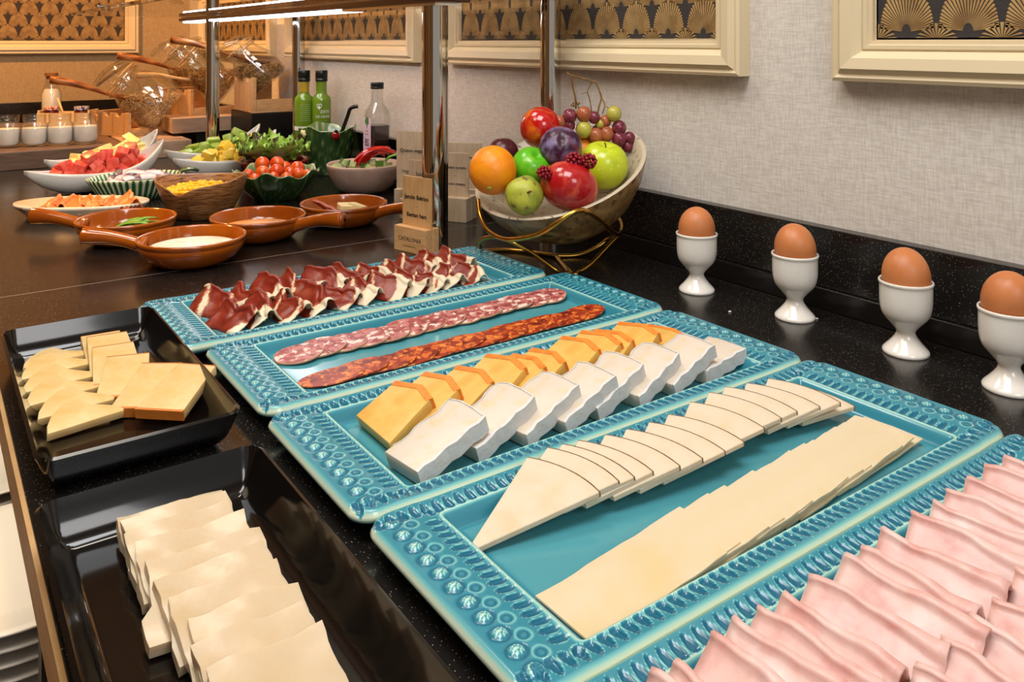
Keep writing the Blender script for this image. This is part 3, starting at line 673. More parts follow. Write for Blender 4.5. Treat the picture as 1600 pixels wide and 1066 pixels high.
for i, (x, y, an) in enumerate(rs):
    w, l, t = .040, .062, .0085
    out = [(0, 0), (0, -w), (l, -w * .92), (l * 1.02, -w * .05)]
    s = slab(list(reversed(out)), t, .0009).make('rinded_cheese_slice', M['wedge'], sharp=.6)
    band([(0, 0), (0, -w)], t, .0016, .0003).make('rind', M['washed_rind'], s, sharp=.6)
    band([(l, -w * .92), (l * 1.02, -w * .05)], t, .0012, .0003).make('rind', M['washed_rind'], s, sharp=.6)
    lean(s, x, y, BZ + .0005 + .0035 * (i < 1), R3(11 if i < 5 else 3), R3(90 + an))
    tag(s, '%s cheese slice with orange-brown rind on the black tray, from the front' % ORD[i], 'cheese', 'orange-rinded cheese slices')
ws = [(.0945, .498, .062), (.0945, .481, .060), (.0955, .466, .059), (.0965, .450, .060), (.0960, .430, .061), (.1000, .411, .058), (.1015, .392, .056), (.1025, .372, .054), (.103, .352, .054), (.103, .332, .054)]
for i, (x, y, w) in enumerate(reversed(ws)):
    n = 8; l = .052; Gd = np.zeros((10, 12, 3)); j = len(ws) - 1 - i
    for a in range(10):
        for b in range(12):
            xx = l * a / 9; yy = -w * b / 11
            Gd[a, b] = (xx + .0012 * fbm(b * .5, j, 1), yy + .0012 * fbm(a * .6, j, 3) + (.006 if a < 4 and b == 0 and j == 4 else 0), .0016 * fbm(a * .35, b * .3, j))
    v, f = sheet(Gd, .0062); s = mk('fresh_cheese_slice', v, f, M['soft'], sharp=.9)
    lean(s, x, y, BZ + .0046, R3(15 if j else 5), R3(90 - 1 + RN.uniform(-3, 3)))
    tag(s, '%s soft white cheese slice on the front black tray, from the far end' % ORD[j], 'cheese', 'soft white cheese slices')

# ------------------------------------------------------------------ egg cups with eggs
cupp = [(.0, .004), (.017, .0045), (.0205, .0), (.0215, .0015), (.0205, .004), (.015, .010), (.0098, .017), (.0090, .022), (.0140, .0285), (.0212, .037), (.0238, .047), (.0242, .060), (.0243, .0665), (.0252, .069), (.0248, .071), (.0232, .0705), (.0224, .066), (.0223, .058), (.0215, .047), (.012, .040), (.0, .036)]
cupmb = MB().lathe(smoothpath([(r, 0, z) for r, z in cupp[1:-1]], 3) and [(p.x, p.z) for p in smoothpath([(r, 0, z) for r, z in cupp[1:-1]], 3)], 48, cap=True)
eg = MB().ball((0, 0, 0), (.0222, .0222, .0285), 32, 22, lambda d: 1 - .10 * d.z - .02 * d.z * d.z)
wh = ['farthest, beside the fruit bowl', 'second from the fruit bowl', 'third from the fruit bowl', 'nearest, at the right edge of the counter']
cup = egg = None
for i, (x, y) in enumerate([(.775, .699), (.788, .568), (.788, .441), (.779, .342)]):
    if cup is None: cup = cupmb.make('egg_cup', M['porcelain']); egg = eg.make('egg', M['egg'])
    c1, e1 = (cup, egg) if i == 0 else (dup(cup), dup(egg))
    c1.location = (x, y, 0); e1.location = (x, y, .0775 + (.001 if i % 2 else 0)); e1.rotation_euler = (R3([3, -4, 8, -6][i]), R3([-2, 5, 6, 7][i]), i)
    tag(c1, 'white porcelain egg cup, the ' + wh[i], 'egg cup', 'egg cups'); tag(e1, 'brown boiled egg in the egg cup ' + wh[i], 'egg', 'eggs')
# ------------------------------------------------------------------ fruit bowl on its brass stand
CX, CY = Vector((CC, -SS, 0)), Vector((SS, CC, 0))           # across / away from the viewer's side of the counter
fb = thing('fruit_bowl', 'mottled stone bowl tilted forward and heaped with fruit', 'bowl', (.7083, .8829, .1303))
fb.rotation_euler = (Matrix.Rotation(-YAW, 3, 'Z') @ Matrix.Rotation(R3(-17), 3, 'Y') @ Matrix.Rotation(R3(19), 3, 'X')).to_euler()
bo = [(.0, -.088), (.030, -.088), (.060, -.078), (.088, -.055), (.108, -.026), (.119, .0), (.1195, .003)]
bi = [(.1195, .003), (.1175, .0045), (.113, .0030), (.102, -.014), (.082, -.034), (.056, -.047), (.028, -.052), (.0, -.053)]
MB().lathe(bo[1:], 64, cap=False).add([(0, 0, -.088)], []).make('outer_shell', M['marble'], fb)
MB().lathe(bi[:-1], 64).make('inner_shell', M['marble_in'], fb)
MB().lathe([(.0005, -.088), (.030, -.088)], 32).make('base', M['marble'], fb); MB().lathe([(.0005, -.052), (.028, -.052)], 32).make('inside_base', M['marble_in'], fb)
st = thing('bowl_stand', 'bent brass wire stand carrying the tilted fruit bowl', 'stand', (.69, .88, 0))
W1 = [(0.6013, 0.9222, 0.096), (0.5951, 0.9082, 0.0797), (0.588, 0.8825, 0.0669), (0.5871, 0.8525, 0.0614), (0.5898, 0.8261, 0.0637), (0.6019, 0.7929, 0.0739), (0.6143, 0.7718, 0.0898), (0.6267, 0.763, 0.1004), (0.6398, 0.7598, 0.104), (0.6596, 0.7641, 0.0978), (0.7009, 0.7838, 0.0743), (0.7399, 0.8113, 0.0551), (0.7742, 0.836, 0.0434), (0.7976, 0.8561, 0.0489), (0.813, 0.882, 0.0578)]
W2 = [(.7300, .9200, .003), (.6908, .8437, .003), (.6805, .8536, .0045), (.6662, .8638, .0166), (.6495, .8695, .0296), (.6276, .879, .0441), (.617, .8988, .0484), (.6144, .9252, .0429), (.6184, .9469, .0312)]
W3 = [(.7300, .9200, .003), (.6930, .8380, .003), (.7044, .8365, .0040), (.724, .8349, .0122), (.7478, .8363, .0262), (.7699, .839, .0381), (.7742, .836, .0434)]
W4 = [(.6184, .9469, .0312), (.640, .972, .012), (.6597, 1.0034, .003), (.700, .980, .003), (.730, .920, .003)]
W5 = [(.730, .920, .003), (.760, .905, .003), (.7907, .8979, .012), (.8026, .8894, .0231), (.785, .8528, .0361), (.7742, .836, .0434)]
for w in (W1, W2, W3, W4, W5): MB().tube([Vector(p) - Vector(st.location) for p in smoothpath(w, 6)], .0030, 10).make('wire', M['gold'], st)
def fruit(name, label, cat, p, r, m, fn=None, rot=(0, 0, 0), n=36, stem=None, **k):
    o = MB().ball((0, 0, 0), r, n, n * 2 // 3, fn).make(name, M[m]); o.location = p; o.rotation_euler = rot; tag(o, label, cat)
    if stem:
        MB().tube(smoothpath(stem[0], 4), stem[1], 6).make('stem', M['stem'], o)
    return o
def appled(d):                                        # dimpled at both poles
    a = math.sqrt(d.x * d.x + d.y * d.y); return (1 - .30 * math.exp(-(a / .30) ** 2) * (d.z > 0) - .14 * math.exp(-(a / .3) ** 2) * (d.z <= 0)) * (1 + .05 * d.z)
def peard(d): return 1 - .12 * max(d.z, 0) ** 2 + .03 * math.sin(d.x * 5 + 1) + .02 * math.sin(d.y * 6)
def cleft(d): return 1 - .045 * math.exp(-(d.x / .10) ** 2) * (d.y < .4) - .12 * math.exp(-((d.x ** 2 + d.y ** 2) / .05)) * (d.z > 0)
o = fruit('orange', 'bright orange at the left end of the fruit bowl', 'orange', (.6031, .8902, .1388), (.0308, .0308, .0318), 'orange', lambda d: 1 + .004 * math.sin(d.x * 9))
bn = Vector((-.12 * CC - .75 * SS, .12 * SS - .75 * CC, -.62)).normalized()
MB().ball((0, 0, 0), (.0034, .0034, .0014), 10, 6).make('navel', M['pear'], o, loc=bn * .0308, rot=bn.to_track_quat('Z', 'Y').to_euler())
fruit('plum', 'dark red plum peeking out behind the orange', 'plum', (.6461, .9287, .1530), .0215, 'darkplum', cleft)
fruit('pear', 'small blotched green pear at the front of the fruit bowl', 'pear', (.6190, .8421, .1121), (.0245, .0245, .0240), 'pear', peard, (R3(72), R3(10), -YAW + .1), stem=([(0, 0, .020), (.001, .001, .025), (.003, .001, .029)], .0014))
fruit('apple', 'large red apple at the front centre of the fruit bowl', 'apple', (.6680, .8143, .1208), (.0375, .0365, .0315), 'redapple', appled, (R3(-8), R3(30), 0))
fruit('apple', 'yellow-green apple at the right of the fruit bowl', 'apple', (.7480, .8400, .1375), (.0340, .0340, .0332), 'greenapple', appled, (R3(12), R3(-6), .4), stem=([(0, 0, .021), (-.001, 0, .028), (-.004, .001, .034)], .0011))
fruit('plum', 'large bluish-purple plum in the middle of the fruit bowl', 'plum', (.6902, .8589, .1650), (.0285, .0285, .0262), 'plum', cleft, (R3(60), 0, -YAW))
fruit('green_apple', 'shiny bright green apple behind the pear', 'apple', (.6585, .8815, .1390), (.0270, .0270, .0250), 'lime', appled, (R3(40), 0, 0))
fruit('nectarine', 'glossy red nectarine at the top of the fruit bowl', 'nectarine', (.7004, .9163, .1860), (.0285, .0285, .0292), 'nectarine', cleft, (R3(20), R3(-15), 1))
fruit('tangerine', 'orange tangerine half hidden behind the yellow-green apple', 'tangerine', (.7584, .8930, .1520), (.0240, .0240, .0220), 'orange')
for k, (p, w) in enumerate([((.6694, .8062, .1560), 'under the bluish plum, the left of two'), ((.6852, .7970, .1545), 'on the big red apple, the right of two'), ((.6300, .8163, .1425), 'left of the big red apple')]):
    b = MB(); rb = (.0102, .0100, .0088)[k]
    for i in range(34):
        z = 1 - 2 * (i + .5) / 34; a = i * 2.39996; q = math.sqrt(1 - z * z); b.ball((rb * .85 * q * math.cos(a), rb * .85 * q * math.sin(a), rb * z * .9), rb * .27, 7, 5)
    o = b.make('raspberry', M['raspberry']); o.location = p; o.rotation_euler = (1.2, k, 0); tag(o, 'dark red raspberry ' + w, 'raspberry', 'raspberries')
gb = thing('grape_bunch', 'bunch of reddish grapes with a dry stalk on the fruit bowl', 'grapes', (.76, .872, .18))
GR = [(.7317, .8908, .2016, .0102, 'r'), (.7203, .8989, .1937, .009, 't'), (.7322, .8934, .189, .0093, 'r'), (.7479, .8792, .2043, .0110, 't'), (.7604, .8724, .1997, .0085, 'r'), (.7457, .8768, .1831, .0113, 'g'), (.7593, .8671, .1751, .0108, 't'), (.7717, .8593, .1771, .0104, 't'), (.7815, .8554, .205, .0108, 'g'), (.775, .866, .1943, .0086, 't'), (.7874, .8511, .1857, .0104, 'r'), (.7852, .8487, .1704, .0106, 'r'), (.7988, .843, .1718, .0086, 'r'), (.7966, .8446, .1598, .0082, 'r'), (.7685, .8686, .1904, .0070, 'g'), (.752, .888, .183, .0095, 'r'), (.770, .875, .180, .0095, 'r')]
mg = {'r': 'grape_red', 't': 'grape_tan', 'g': 'grape_green'}
for x, y, z, r, c in GR: MB().ball(tuple(Vector((x, y, z)) - Vector(gb.location)), (r * .97, r * .97, r * 1.05), 18, 12).make('grape', M[mg[c]], gb)
ST = [[(.7284, .8931, .2621), (.7338, .8892, .2581), (.7425, .8831, .2554), (.7566, .8731, .2501), (.762, .8692, .2488)], [(.7338, .8892, .2581), (.7355, .8881, .2422), (.7382, .8862, .2275), (.7387, .8858, .2123)],
      [(.7571, .8727, .2495), (.7533, .8754, .2408), (.7517, .8765, .2355), (.7544, .8746, .2236), (.7571, .8727, .2043)], [(.7517, .8765, .2355), (.7457, .8808, .2329)],
      [(.7614, .8696, .2481), (.7652, .8669, .2368), (.7674, .8654, .2275), (.7652, .8669, .2169), (.762, .8692, .200)], [(.7674, .8654, .2275), (.7712, .8627, .2183), (.7685, .8646, .2050)], [(.7712, .8627, .2156), (.7771, .8584, .2123)]]
b = MB()
for i, l in enumerate(ST): b.tube([Vector(p) - Vector(gb.location) for p in smoothpath(l, 4)], [.0014, .0014, .0008, .0007, .0013, .0009, .0006][i], 6)
for i in range(14): b.ball(tuple(Vector((.7385 + RN.uniform(-.008, .008), .8860 + RN.uniform(-.004, .004), .2150 + RN.uniform(-.006, .006))) - Vector(gb.location)), .0016, 6, 4)
b.make('stalk', M['stem'], gb)

# ------------------------------------------------------------------ wooden name-card holders
def holder(label, loc, rz, bl, bw, bh, cw, ch, m, mb_, lines, blk=None, cuty=.0):
    t = thing('card_holder', label, 'card holder', loc, (0, 0, rz), 'wooden card holders')      # local: x along the face, -y the readable side
    b = MB().box((-bl / 2, -bw / 2, 0), (bl / 2, cuty - .0017, bh), .0006).box((-bl / 2, cuty + .0017, 0), (bl / 2, bw / 2, bh), .0006).box((-bl / 2 + .0005, cuty - .002, 0), (bl / 2 - .0005, cuty + .002, bh * .45))
    b.make('block', M[mb_], t, smooth=False)
    x0 = -cw / 2 + .002; MB().box((x0, cuty - .0014, bh * .45), (x0 + cw, cuty + .0014, bh + ch), .0003).make('name_card', M[m], t, smooth=False)
    fr = lambda x, z, y: Matrix.Translation((x, y, z)) @ Matrix.Rotation(math.pi / 2, 4, 'X')
    for s, sz, zz, bd in lines: text(s, sz, M['ink'], t, fr(x0 + cw / 2, bh + ch * zz, cuty - .0016), bold=bd)
    if blk:
        for s, sz, zz in blk: text(s, sz, M['ink'] if sz > .004 else M['stem'], t, fr(0, bh * zz, -bw / 2 - .0001))
    return t
rz = math.pi / -2 + .25
holder('orange-lit wooden holder with the cured ham name card, behind the ham platter', (.5890, 1.0680, 0), -1.318, .066, .027, .036, .060, .072, 'card_wood', 'wood',
       [('Jamón Ibérico', .0090, .58, .00022), ('—', .006, .40, 0), ('Iberian ham', .0088, .22, .0002)], [('CATALONIA', .0085, .52), ('Food experience', .0038, .26)])
holder('pale wooden holder left of the front chrome post, short card', (.702, 1.262, 0), -1.10, .062, .030, .034, .046, .066, 'card_pale', 'card_pale', [('Salsa', .0085, .64, .0001), ('holandesa', .0085, .48, .0001), ('—', .006, .33, 0), ('Sauce', .008, .18, 0)])
holder('pale wooden holder left of the front chrome post, tall card at the back', (.735, 1.345, 0), -.95, .062, .030, .036, .070, .105, 'card_pale', 'card_pale', [('Queso vegano', .0095, .66, .0001), ('—', .006, .48, 0), ('Vegan cheese', .0090, .30, 0)])
holder('pale wooden holder right of the front chrome post, narrow card', (.748, 1.222, 0), -.98, .064, .044, .040, .050, .074, 'card_pale', 'card_pale', [('Queso curado', .0072, .66, .0001), ('—', .005, .47, 0), ('Cured cheese', .0068, .28, 0)])
holder('pale wooden holder right of the front chrome post, wide card behind the orange', (.800, 1.275, 0), -.72, .064, .030, .040, .064, .082, 'card_pale', 'card_pale', [('Mortadela vegana', .0074, .68, .0001), ('—', .005, .48, 0), ('Vegan mortadella', .0068, .28, 0)])

# ------------------------------------------------------------------ brown clay dishes with handles
dpo = [(.040, .0), (.044, .0008), (.055, .0058), (.0635, .0135), (.0685, .0220), (.0705, .0285), (.0696, .0298), (.0712, .0312), (.0722, .0345), (.0715, .0368), (.0695, .0372), (.0676, .0350), (.0650, .0225), (.0590, .0130), (.050, .0075), (.030, .0055)]
dish = thing('handled_dish', 'brown glazed clay dish of white cream with its handle to the left', 'dish', (0, 0, 0), group='brown handled dishes')
MB().lathe(dpo, 64, cap=True).make('bowl', M['terracotta'], dish)
hd = MB(); hp = smoothpath([(.062, 0, .0240), (.074, 0, .0265), (.090, 0, .0310), (.112, 0, .0355), (.136, 0, .0375), (.1455, 0, .038)], 4); nh = len(hp)
hd.tube(hp, [.0115 - .0030 * math.sin(math.pi * min(k / nh * 1.3, 1)) + .001 * (k / nh) for k in range(nh)], 16); hd.ball((.1460, 0, .038), (.0040, .0096, .0096), 14, 8)
hd.make('handle', M['terracotta'], dish)
MB().ball((.1496, 0, .038), (.0008, .0034, .0034), 10, 6).make('hanging_hole', M['black_gloss'], dish)
def place_dish(o, x, y, az, label): o.location = (x, y, 0); o.rotation_euler = (0, 0, az); o['label'] = label
ds = [(.3066, 1.1943, math.pi - YAW + .06, 'brown glazed clay dish of white cream with its handle to the left, nearest'), (.2572, 1.3779, math.pi - YAW - .02, 'brown glazed clay dish holding green herbs, handle to the left'),
      (.4275, 1.2790, -YAW - .30, 'brown glazed clay dish of orange spread with its handle to the right'), (.5780, 1.2982, -YAW - .42, 'brown glazed clay dish of cured strips and butter, farthest of the four')]
for i, a in enumerate(ds): place_dish(dish if i == 0 else dup(dish), *a)
def fill(name, x, y, z, r, m, label, cat, bumpy=.0006, ex=1):
    G = np.zeros((14, 40, 3))
    for a in range(14):
        for b_ in range(40):
            q = r * (a + .02) / 13; t = 2 * math.pi * b_ / 39; G[a, b_] = (q * math.cos(t), q * math.sin(t) * ex, bumpy * fbm(q * 120 * math.cos(t), q * 120 * math.sin(t), x * 9) * (a < 13))
    v, f = sheet(G, .002); o = mk(name, v, f, M[m]); o.location = (x, y, z); tag(o, label, cat); o['kind'] = 'stuff'; return o
fill('cream', .3066, 1.1943, .0215, .0585, 'cream_sauce', 'smooth white cream in the nearest brown dish', 'cream')
MB().ball((0, 0, 0), (.009, .006, .0012), 14, 6).make('oil_drop', M['gold_neck'], bpy.data.objects['cream'], loc=(.012, -.026, .0012))
fill('spread', .4248, 1.2758, .0185, .0555, 'orange_paste', 'coarse orange spread in the brown dish with the right-hand handle', 'spread', .0012)
for i in range(9):
    n = 9; G = np.zeros((n, 3, 3)); L_ = .050 + RN.uniform(-.008, .012)
    for a in range(n):
        for c in range(3):
            s = a / (n - 1); w = .0075 * math.sin(math.pi * (.08 + .9 * s)) * (1 + .25 * (a % 2)); G[a, c] = (L_ * (s - .5), w * (c - 1), .005 * math.sin(math.pi * s) + .0012 * (c != 1))
    v, f = sheet(G, .0009); o = mk('herb_leaf', v, f, M['herb']); t = RN.uniform(-.5, .5)
    o.location = (.2572 + .012 * math.cos(i * 2.4) * (i > 0) + .012, 1.3779 + .013 * math.sin(i * 2.4) - .012, .0165 + .0014 * i); o.rotation_euler = (RN.uniform(-.3, .3), RN.uniform(-.25, 0), -YAW + .25 + t)
    tag(o, 'serrated green herb leaf lying in the brown dish', 'herb', 'herb leaves in the brown dish')
for i in range(6):
    G = np.array([[(.044 * (a / 7 - .5), .0048 * (c - 1), .0006 * math.sin(a * 2 + i)) for c in range(3)] for a in range(8)]); v, f = sheet(G, .0022); o = mk('cured_strip', v, f, M['bacon'])
    o.location = Vector((.5780, 1.2982, .0300 + .0028 * (i // 3))) - CX * (.034 - .006 * (i % 3)) - CY * (.004 + .007 * (i % 3)); o.rotation_euler = (0, R3(14), -YAW - .75 + .05 * i)
    tag(o, 'thin reddish cured strip in the farthest brown dish', 'meat strip', 'cured strips in the brown dish')
for i in range(4):
    o = MB().box((-.013, -.010, 0), (.013, .010, .011), .0015).make('butter_piece', M['butter'], smooth=False); o.location = Vector((.5780, 1.2982, .0130 + .010 * (i > 1))) + CX * (.002 + .020 * (i % 2)) + CY * (-.010 + .006 * (i // 2)) ; o.rotation_euler = (R3(6 * i - 8), R3(12 - 8 * i), i * .7)
    tag(o, 'pale yellow butter piece in the farthest brown dish', 'butter', 'butter pieces in the brown dish')

# ------------------------------------------------------------------ leaf, bark, stoneware and boat bowls
def bowl(name, label, x, y, pr, m, n=64, fn=None, rot=0, attr=None, sx=1, sy=1):
    b = MB().lathe(pr, n, fn, cap=True); b.v = [(p[0] * sx, p[1] * sy, p[2]) for p in b.v]
    at = None
    if attr: at = ('vein', [attr(2 * math.pi * (k % n) / n, k // n, p) for k, p in enumerate(b.v)])
    o = b.make(name, M[m], attr=at); o.location = (x, y, 0); o.rotation_euler = (0, 0, rot); return tag(o, label, 'bowl')
# corn bowl: brown bark with a lapped leaf edge and a notch in front
fa = -math.pi / 2 - YAW - .12
def barkfn(t, r, z, i):
    d = (t - fa + math.pi) % (2 * math.pi) - math.pi; k = max(z - .012, 0) / .05
    zz = z * (1 + .06 * math.cos(2 * t + 1.0) * k) - .011 * math.exp(-(d / .24) ** 2) * k ** 2; rr = r * (1 + .05 * math.sin(2 * t + .6) * k + .018 * math.cos(5 * t))
    lap = .0045 * (1 if 0 < d - .12 < 1.3 else 0) * (1 - max(d - .12, 0) / 1.3); return rr + lap, zz
bowl('bark_bowl', 'brown bark-textured bowl of sweetcorn with a wavy notched rim', .4036, 1.5085, [(.046, .0), (.050, .002), (.060, .020), (.070, .042), (.077, .063), (.0765, .0655), (.074, .064), (.067, .044), (.057, .023), (.044, .008)], 'bark', 96, barkfn)
b = MB()
for i in range(210):
    a = i * 2.39996; r = .055 * math.sqrt(i / 210); b.ball((r * math.cos(a), r * math.sin(a), .008 * (1 - (r / .055) ** 2) + RN.uniform(-.003, .003)), (.0046 + RN.uniform(-.0006, .0008), .0040, .0038), 8, 5)
o = b.make('sweetcorn', M['corn']); o.location = (.4036, 1.5085, .0455); tag(o, 'heap of yellow sweetcorn kernels in the brown bark bowl', 'sweetcorn'); o['kind'] = 'stuff'
# tomato bowl: cabbage leaf
def cab(t, r, z, i):
    k = max(z - .008, 0) / .045; return r * (1 + .10 * abs(math.sin(2.5 * t + .5)) * k), z + (.012 * (abs(math.sin(2.5 * t + .5)) - .55) + .004 * math.sin(11 * t)) * k ** 1.5
def cabv(t, i, p):
    q = math.hypot(p[0], p[1]); u = (5 * t / (2 * math.pi) + .4) % 1 - .5; ve = max(math.exp(-(u / .035) ** 2), .75 * max(0, math.sin(26 * abs(u) - q * 330)) ** 10)
    return min(1, .15 + .7 * ve + (.6 if i in (9, 10, 11) else 0) + (.28 if i > 11 else 0))
cabp = [(p.x, p.z) for p in smoothpath([(.042, 0, .0), (.046, 0, .003), (.060, 0, .017), (.071, 0, .034), (.0775, 0, .050)], 2)] + [(.0772, .0520), (.0755, .0525), (.0735, .0505), (.067, .035), (.056, .019), (.040, .007)]
bowl('leaf_bowl', 'dark green cabbage-leaf bowl heaped with cherry tomatoes', .5674, 1.5907, cabp, 'greenglaze', 120, cab, attr=cabv)
TM = [(.5532, 1.6315, .0620, .0150), (.5773, 1.6143, .0640, .0140), (.5369, 1.5817, .0530, .0142), (.5650, 1.5844, .0540, .0130), (.5488, 1.5560, .0450, .0118), (.585, 1.565, .0500, .0120), (.61, 1.591, .0540, .0140), (.6000, 1.560, .0480, .0125), (.5150, 1.5978, .0490, .0112), (.612, 1.540, .0490, .0100), (.593, 1.615, .0540, .0126), (.5180, 1.570, .0440, .0110), (.567, 1.535, .0460, .0112)]
def tomd(d): return 1 - .05 * math.exp(-(d.x ** 2 + d.y ** 2) / .03)
for x, y, z, r in TM:
    o = MB().ball((0, 0, 0), (r, r, r * .96), 22, 14, tomd).make('cherry_tomato', M['tomato']); o.location = (x, y, z); o.rotation_euler = (RN.uniform(0, 3), RN.uniform(0, 3), 0)
    tag(o, 'glossy orange-red cherry tomato in the cabbage-leaf bowl', 'tomato', 'cherry tomatoes')
for k in range(9):
    o = MB().ball((0, 0, 0), .0125, 14, 10).make('cherry_tomato', M['tomato']); a = k * 2 * math.pi / 9; o.location = (.5674 + .040 * math.cos(a), 1.5907 + .040 * math.sin(a), .034); tag(o, 'cherry tomato low in the cabbage-leaf bowl', 'tomato', 'lower cherry tomatoes')
# pinkish stoneware bowl with cucumber and peppers
bowl('salad_bowl', 'pinkish stoneware bowl of cucumber and red pepper', .7403, 1.5618, [(.040, .0), (.044, .001), (.058, .012), (.069, .030), (.075, .050), (.0757, .0555), (.0745, .0572), (.0725, .0555), (.067, .033), (.056, .015), (.04, .006)], 'pink_bowl')
PB = Vector((.7403, 1.5618, 0))
for i in range(11):
    o = MB().box((-.0085, -.0060, -.006), (.0085, .0060, .006), .001).make('cucumber_piece', M['cucumber'], smooth=False)
    MB().box((-.0085, .0060, -.006), (.0085, .0075, .006), .0005).make('skin', M['cucumber_skin'], o, smooth=False)
    o.location = PB + CX * (-.052 + .0105 * i * .95) + CY * (-.020 + .022 * (i % 3)) + Vector((0, 0, .051 + .006 * (i % 2))); o.rotation_euler = (RN.uniform(-.7, .7), RN.uniform(-.5, .5), RN.uniform(0, 3))
    tag(o, 'pale green cucumber piece in the pinkish bowl', 'cucumber', 'cucumber pieces')
for i in range(8):
    n = 12; G = np.zeros((n, 4, 3)); L_ = .064
    for a in range(n):
        s = a / (n - 1); th = math.pi * (.15 + .75 * s)
        for c in range(4): G[a, c] = (L_ * .55 * -math.cos(th), .011 * (c / 3 - .5), .026 * math.sin(th) + .004 * (c in (0, 3)) - .010)
    v, f = sheet(G, .0030); o = mk('pepper_strip', v, f, M['redpepper']); o.location = PB + CX * (.012 + .0062 * (i % 5)) + CY * (-.012 + .010 * (i // 2)) + Vector((0, 0, .062 + .0030 * (i % 3))); o.rotation_euler = (RN.uniform(-.3, .6), R3(-16 + RN.uniform(-12, 12)), -YAW + .25 + RN.uniform(-.25, .35))
    tag(o, 'curved red pepper strip in the pinkish bowl', 'pepper', 'red pepper strips')
v, f = sheet(np.array([[(.040 * (a / 7 - .5), .006 * (c - 1), .006 * math.sin(a * .5)) for c in range(3)] for a in range(8)]), .003); o = mk('green_pepper_strip', v, f, M['greenpepper']); o.location = PB + CX * .056 + CY * -.006 + Vector((0, 0, .066)); o.rotation_euler = (.3, R3(-40), -YAW); tag(o, 'green pepper strip over the right rim of the pinkish bowl', 'pepper')
# red bowl with lettuce
bowl('red_bowl', 'glossy dark red bowl full of curly lettuce', .632, 1.79, [(.042, 0), (.046, .002), (.062, .020), (.074, .040), (.078, .0465), (.0765, .048), (.073, .042), (.060, .023), (.044, .008)], 'redglaze')
def leaf(name, m, L_, Wd, curl, seed, ruf):
    n, q = 15, 11; G = np.zeros((n, q, 3)); A = np.zeros((n, q))
    for a in range(n):
        s = a / (n - 1); w = Wd * (math.sin(math.pi * (.06 + .80 * s)) ** .8)
        for c in range(q):
            t = c / (q - 1) * 2 - 1; ed = max(abs(t), (s - .55) / .45) ; e3 = max(ed, 0) ** 3
            G[a, c] = (L_ * (s - .3) + ruf * .5 * e3 * math.sin(t * 13 + seed), w * t + ruf * .4 * e3 * math.sin(s * 21 + seed), curl * (s * s) + .010 * t * t + ruf * e3 * math.sin(s * 23 + t * 9 + seed) + .001 * fbm(s * 9, t * 9, seed)); A[a, c] = min(1, .15 + .85 * max(ed, 0) ** 1.5)
    v, f = sheet(G, .0007); return mk(name, v, f, M[m], attr=('edge', np.concatenate([A.reshape(-1)] * 2)))
for i in range(15):
    red = i in (0, 1, 2, 7); o = leaf('lettuce_leaf', 'redlettuce' if red else 'lettuce',   .066 + RN.uniform(-.01, .012), .036, .014 + RN.uniform(0, .012), i * 1.9, .0090)
    a = -YAW + math.pi + (-.7 + .25 * i if red and i < 3 else i * 2.4); rr = .020 + .022 * (i % 3) / 2
    o.location = (.632 + rr * math.cos(a), 1.79 + rr * math.sin(a), .047 + .0040 * (i % 4)); o.rotation_euler = (RN.uniform(-.5, .5), R3(-16 + RN.uniform(-16, 14)), a + RN.uniform(-.4, .4))
    tag(o, 'dark red-tipped lettuce leaf in the red bowl' if red else 'curly light green lettuce leaf in the red bowl', 'lettuce', 'red-tipped lettuce leaves' if red else 'green lettuce leaves')
# ribbed green bowl with onion
def rib(t, r, z, i): return r * (1 + .016 * math.cos(44 * t) + .03 * math.cos(4 * t)), z
def ribv(t, i, p): return .5 + .5 * math.cos(44 * t) * (1 if 1 < i < 10 else .2) + (.3 if i in (4, 5, 6) else 0)
ob = bowl('ribbed_bowl', 'green and cream ribbed oval bowl of sliced red onion', .345, 1.752, [(.056, 0), (.060, .001), (.072, .018), (.083, .036), (.086, .0415), (.0855, .043), (.0835, .042), (.079, .034), (.070, .018), (.058, .006)], 'stripeglaze', 352, rib, .0, ribv, 1.0, .80)
G = np.array([[(.083 + .034 * a / 9, .016 * math.sin(math.pi * (.12 + .76 * a / 9)) * (c / 4 - .5) * 2, .041 + .004 * math.sin(a * .35) + .002 * abs(c - 2)) for c in range(5)] for a in range(10)]); v, f = sheet(G, .003); mk('leaf_handle', v, f, M['greenglaze'], ob, attr=('vein', [.6 if abs((k % 5) - 2) > 0 else 1 for k in range(len(v))]))
for i in range(16):
    n = 12; G = np.zeros((n, 3, 3)); A = np.zeros((n, 3)); R_ = .020 + .012 * RN.random()
    for a in range(n):
        th = math.pi * (.12 + .72 * a / (n - 1))
        for c in range(3): G[a, c] = (-R_ * math.cos(th), R_ * .55 * math.sin(th), .0075 * (c - 1)); A[a, c] = .95 if c == 2 else .2
    v, f = sheet(G, .0016); o = mk('onion_slice', v, f, M['onion'], attr=('skin', np.concatenate([A.reshape(-1)] * 2))); a = i * 2.4; r = .050 * math.sqrt(i / 16)
    o.location = (.345 + r * math.cos(a), 1.752 + r * .72 * math.sin(a), .030 + .003 * (i % 3)); o.rotation_euler = (RN.uniform(.4, 1.3), RN.uniform(-.3, .3), RN.uniform(0, 6)); tag(o, 'pale lilac sliver of red onion in the ribbed bowl', 'onion', 'red onion slivers')
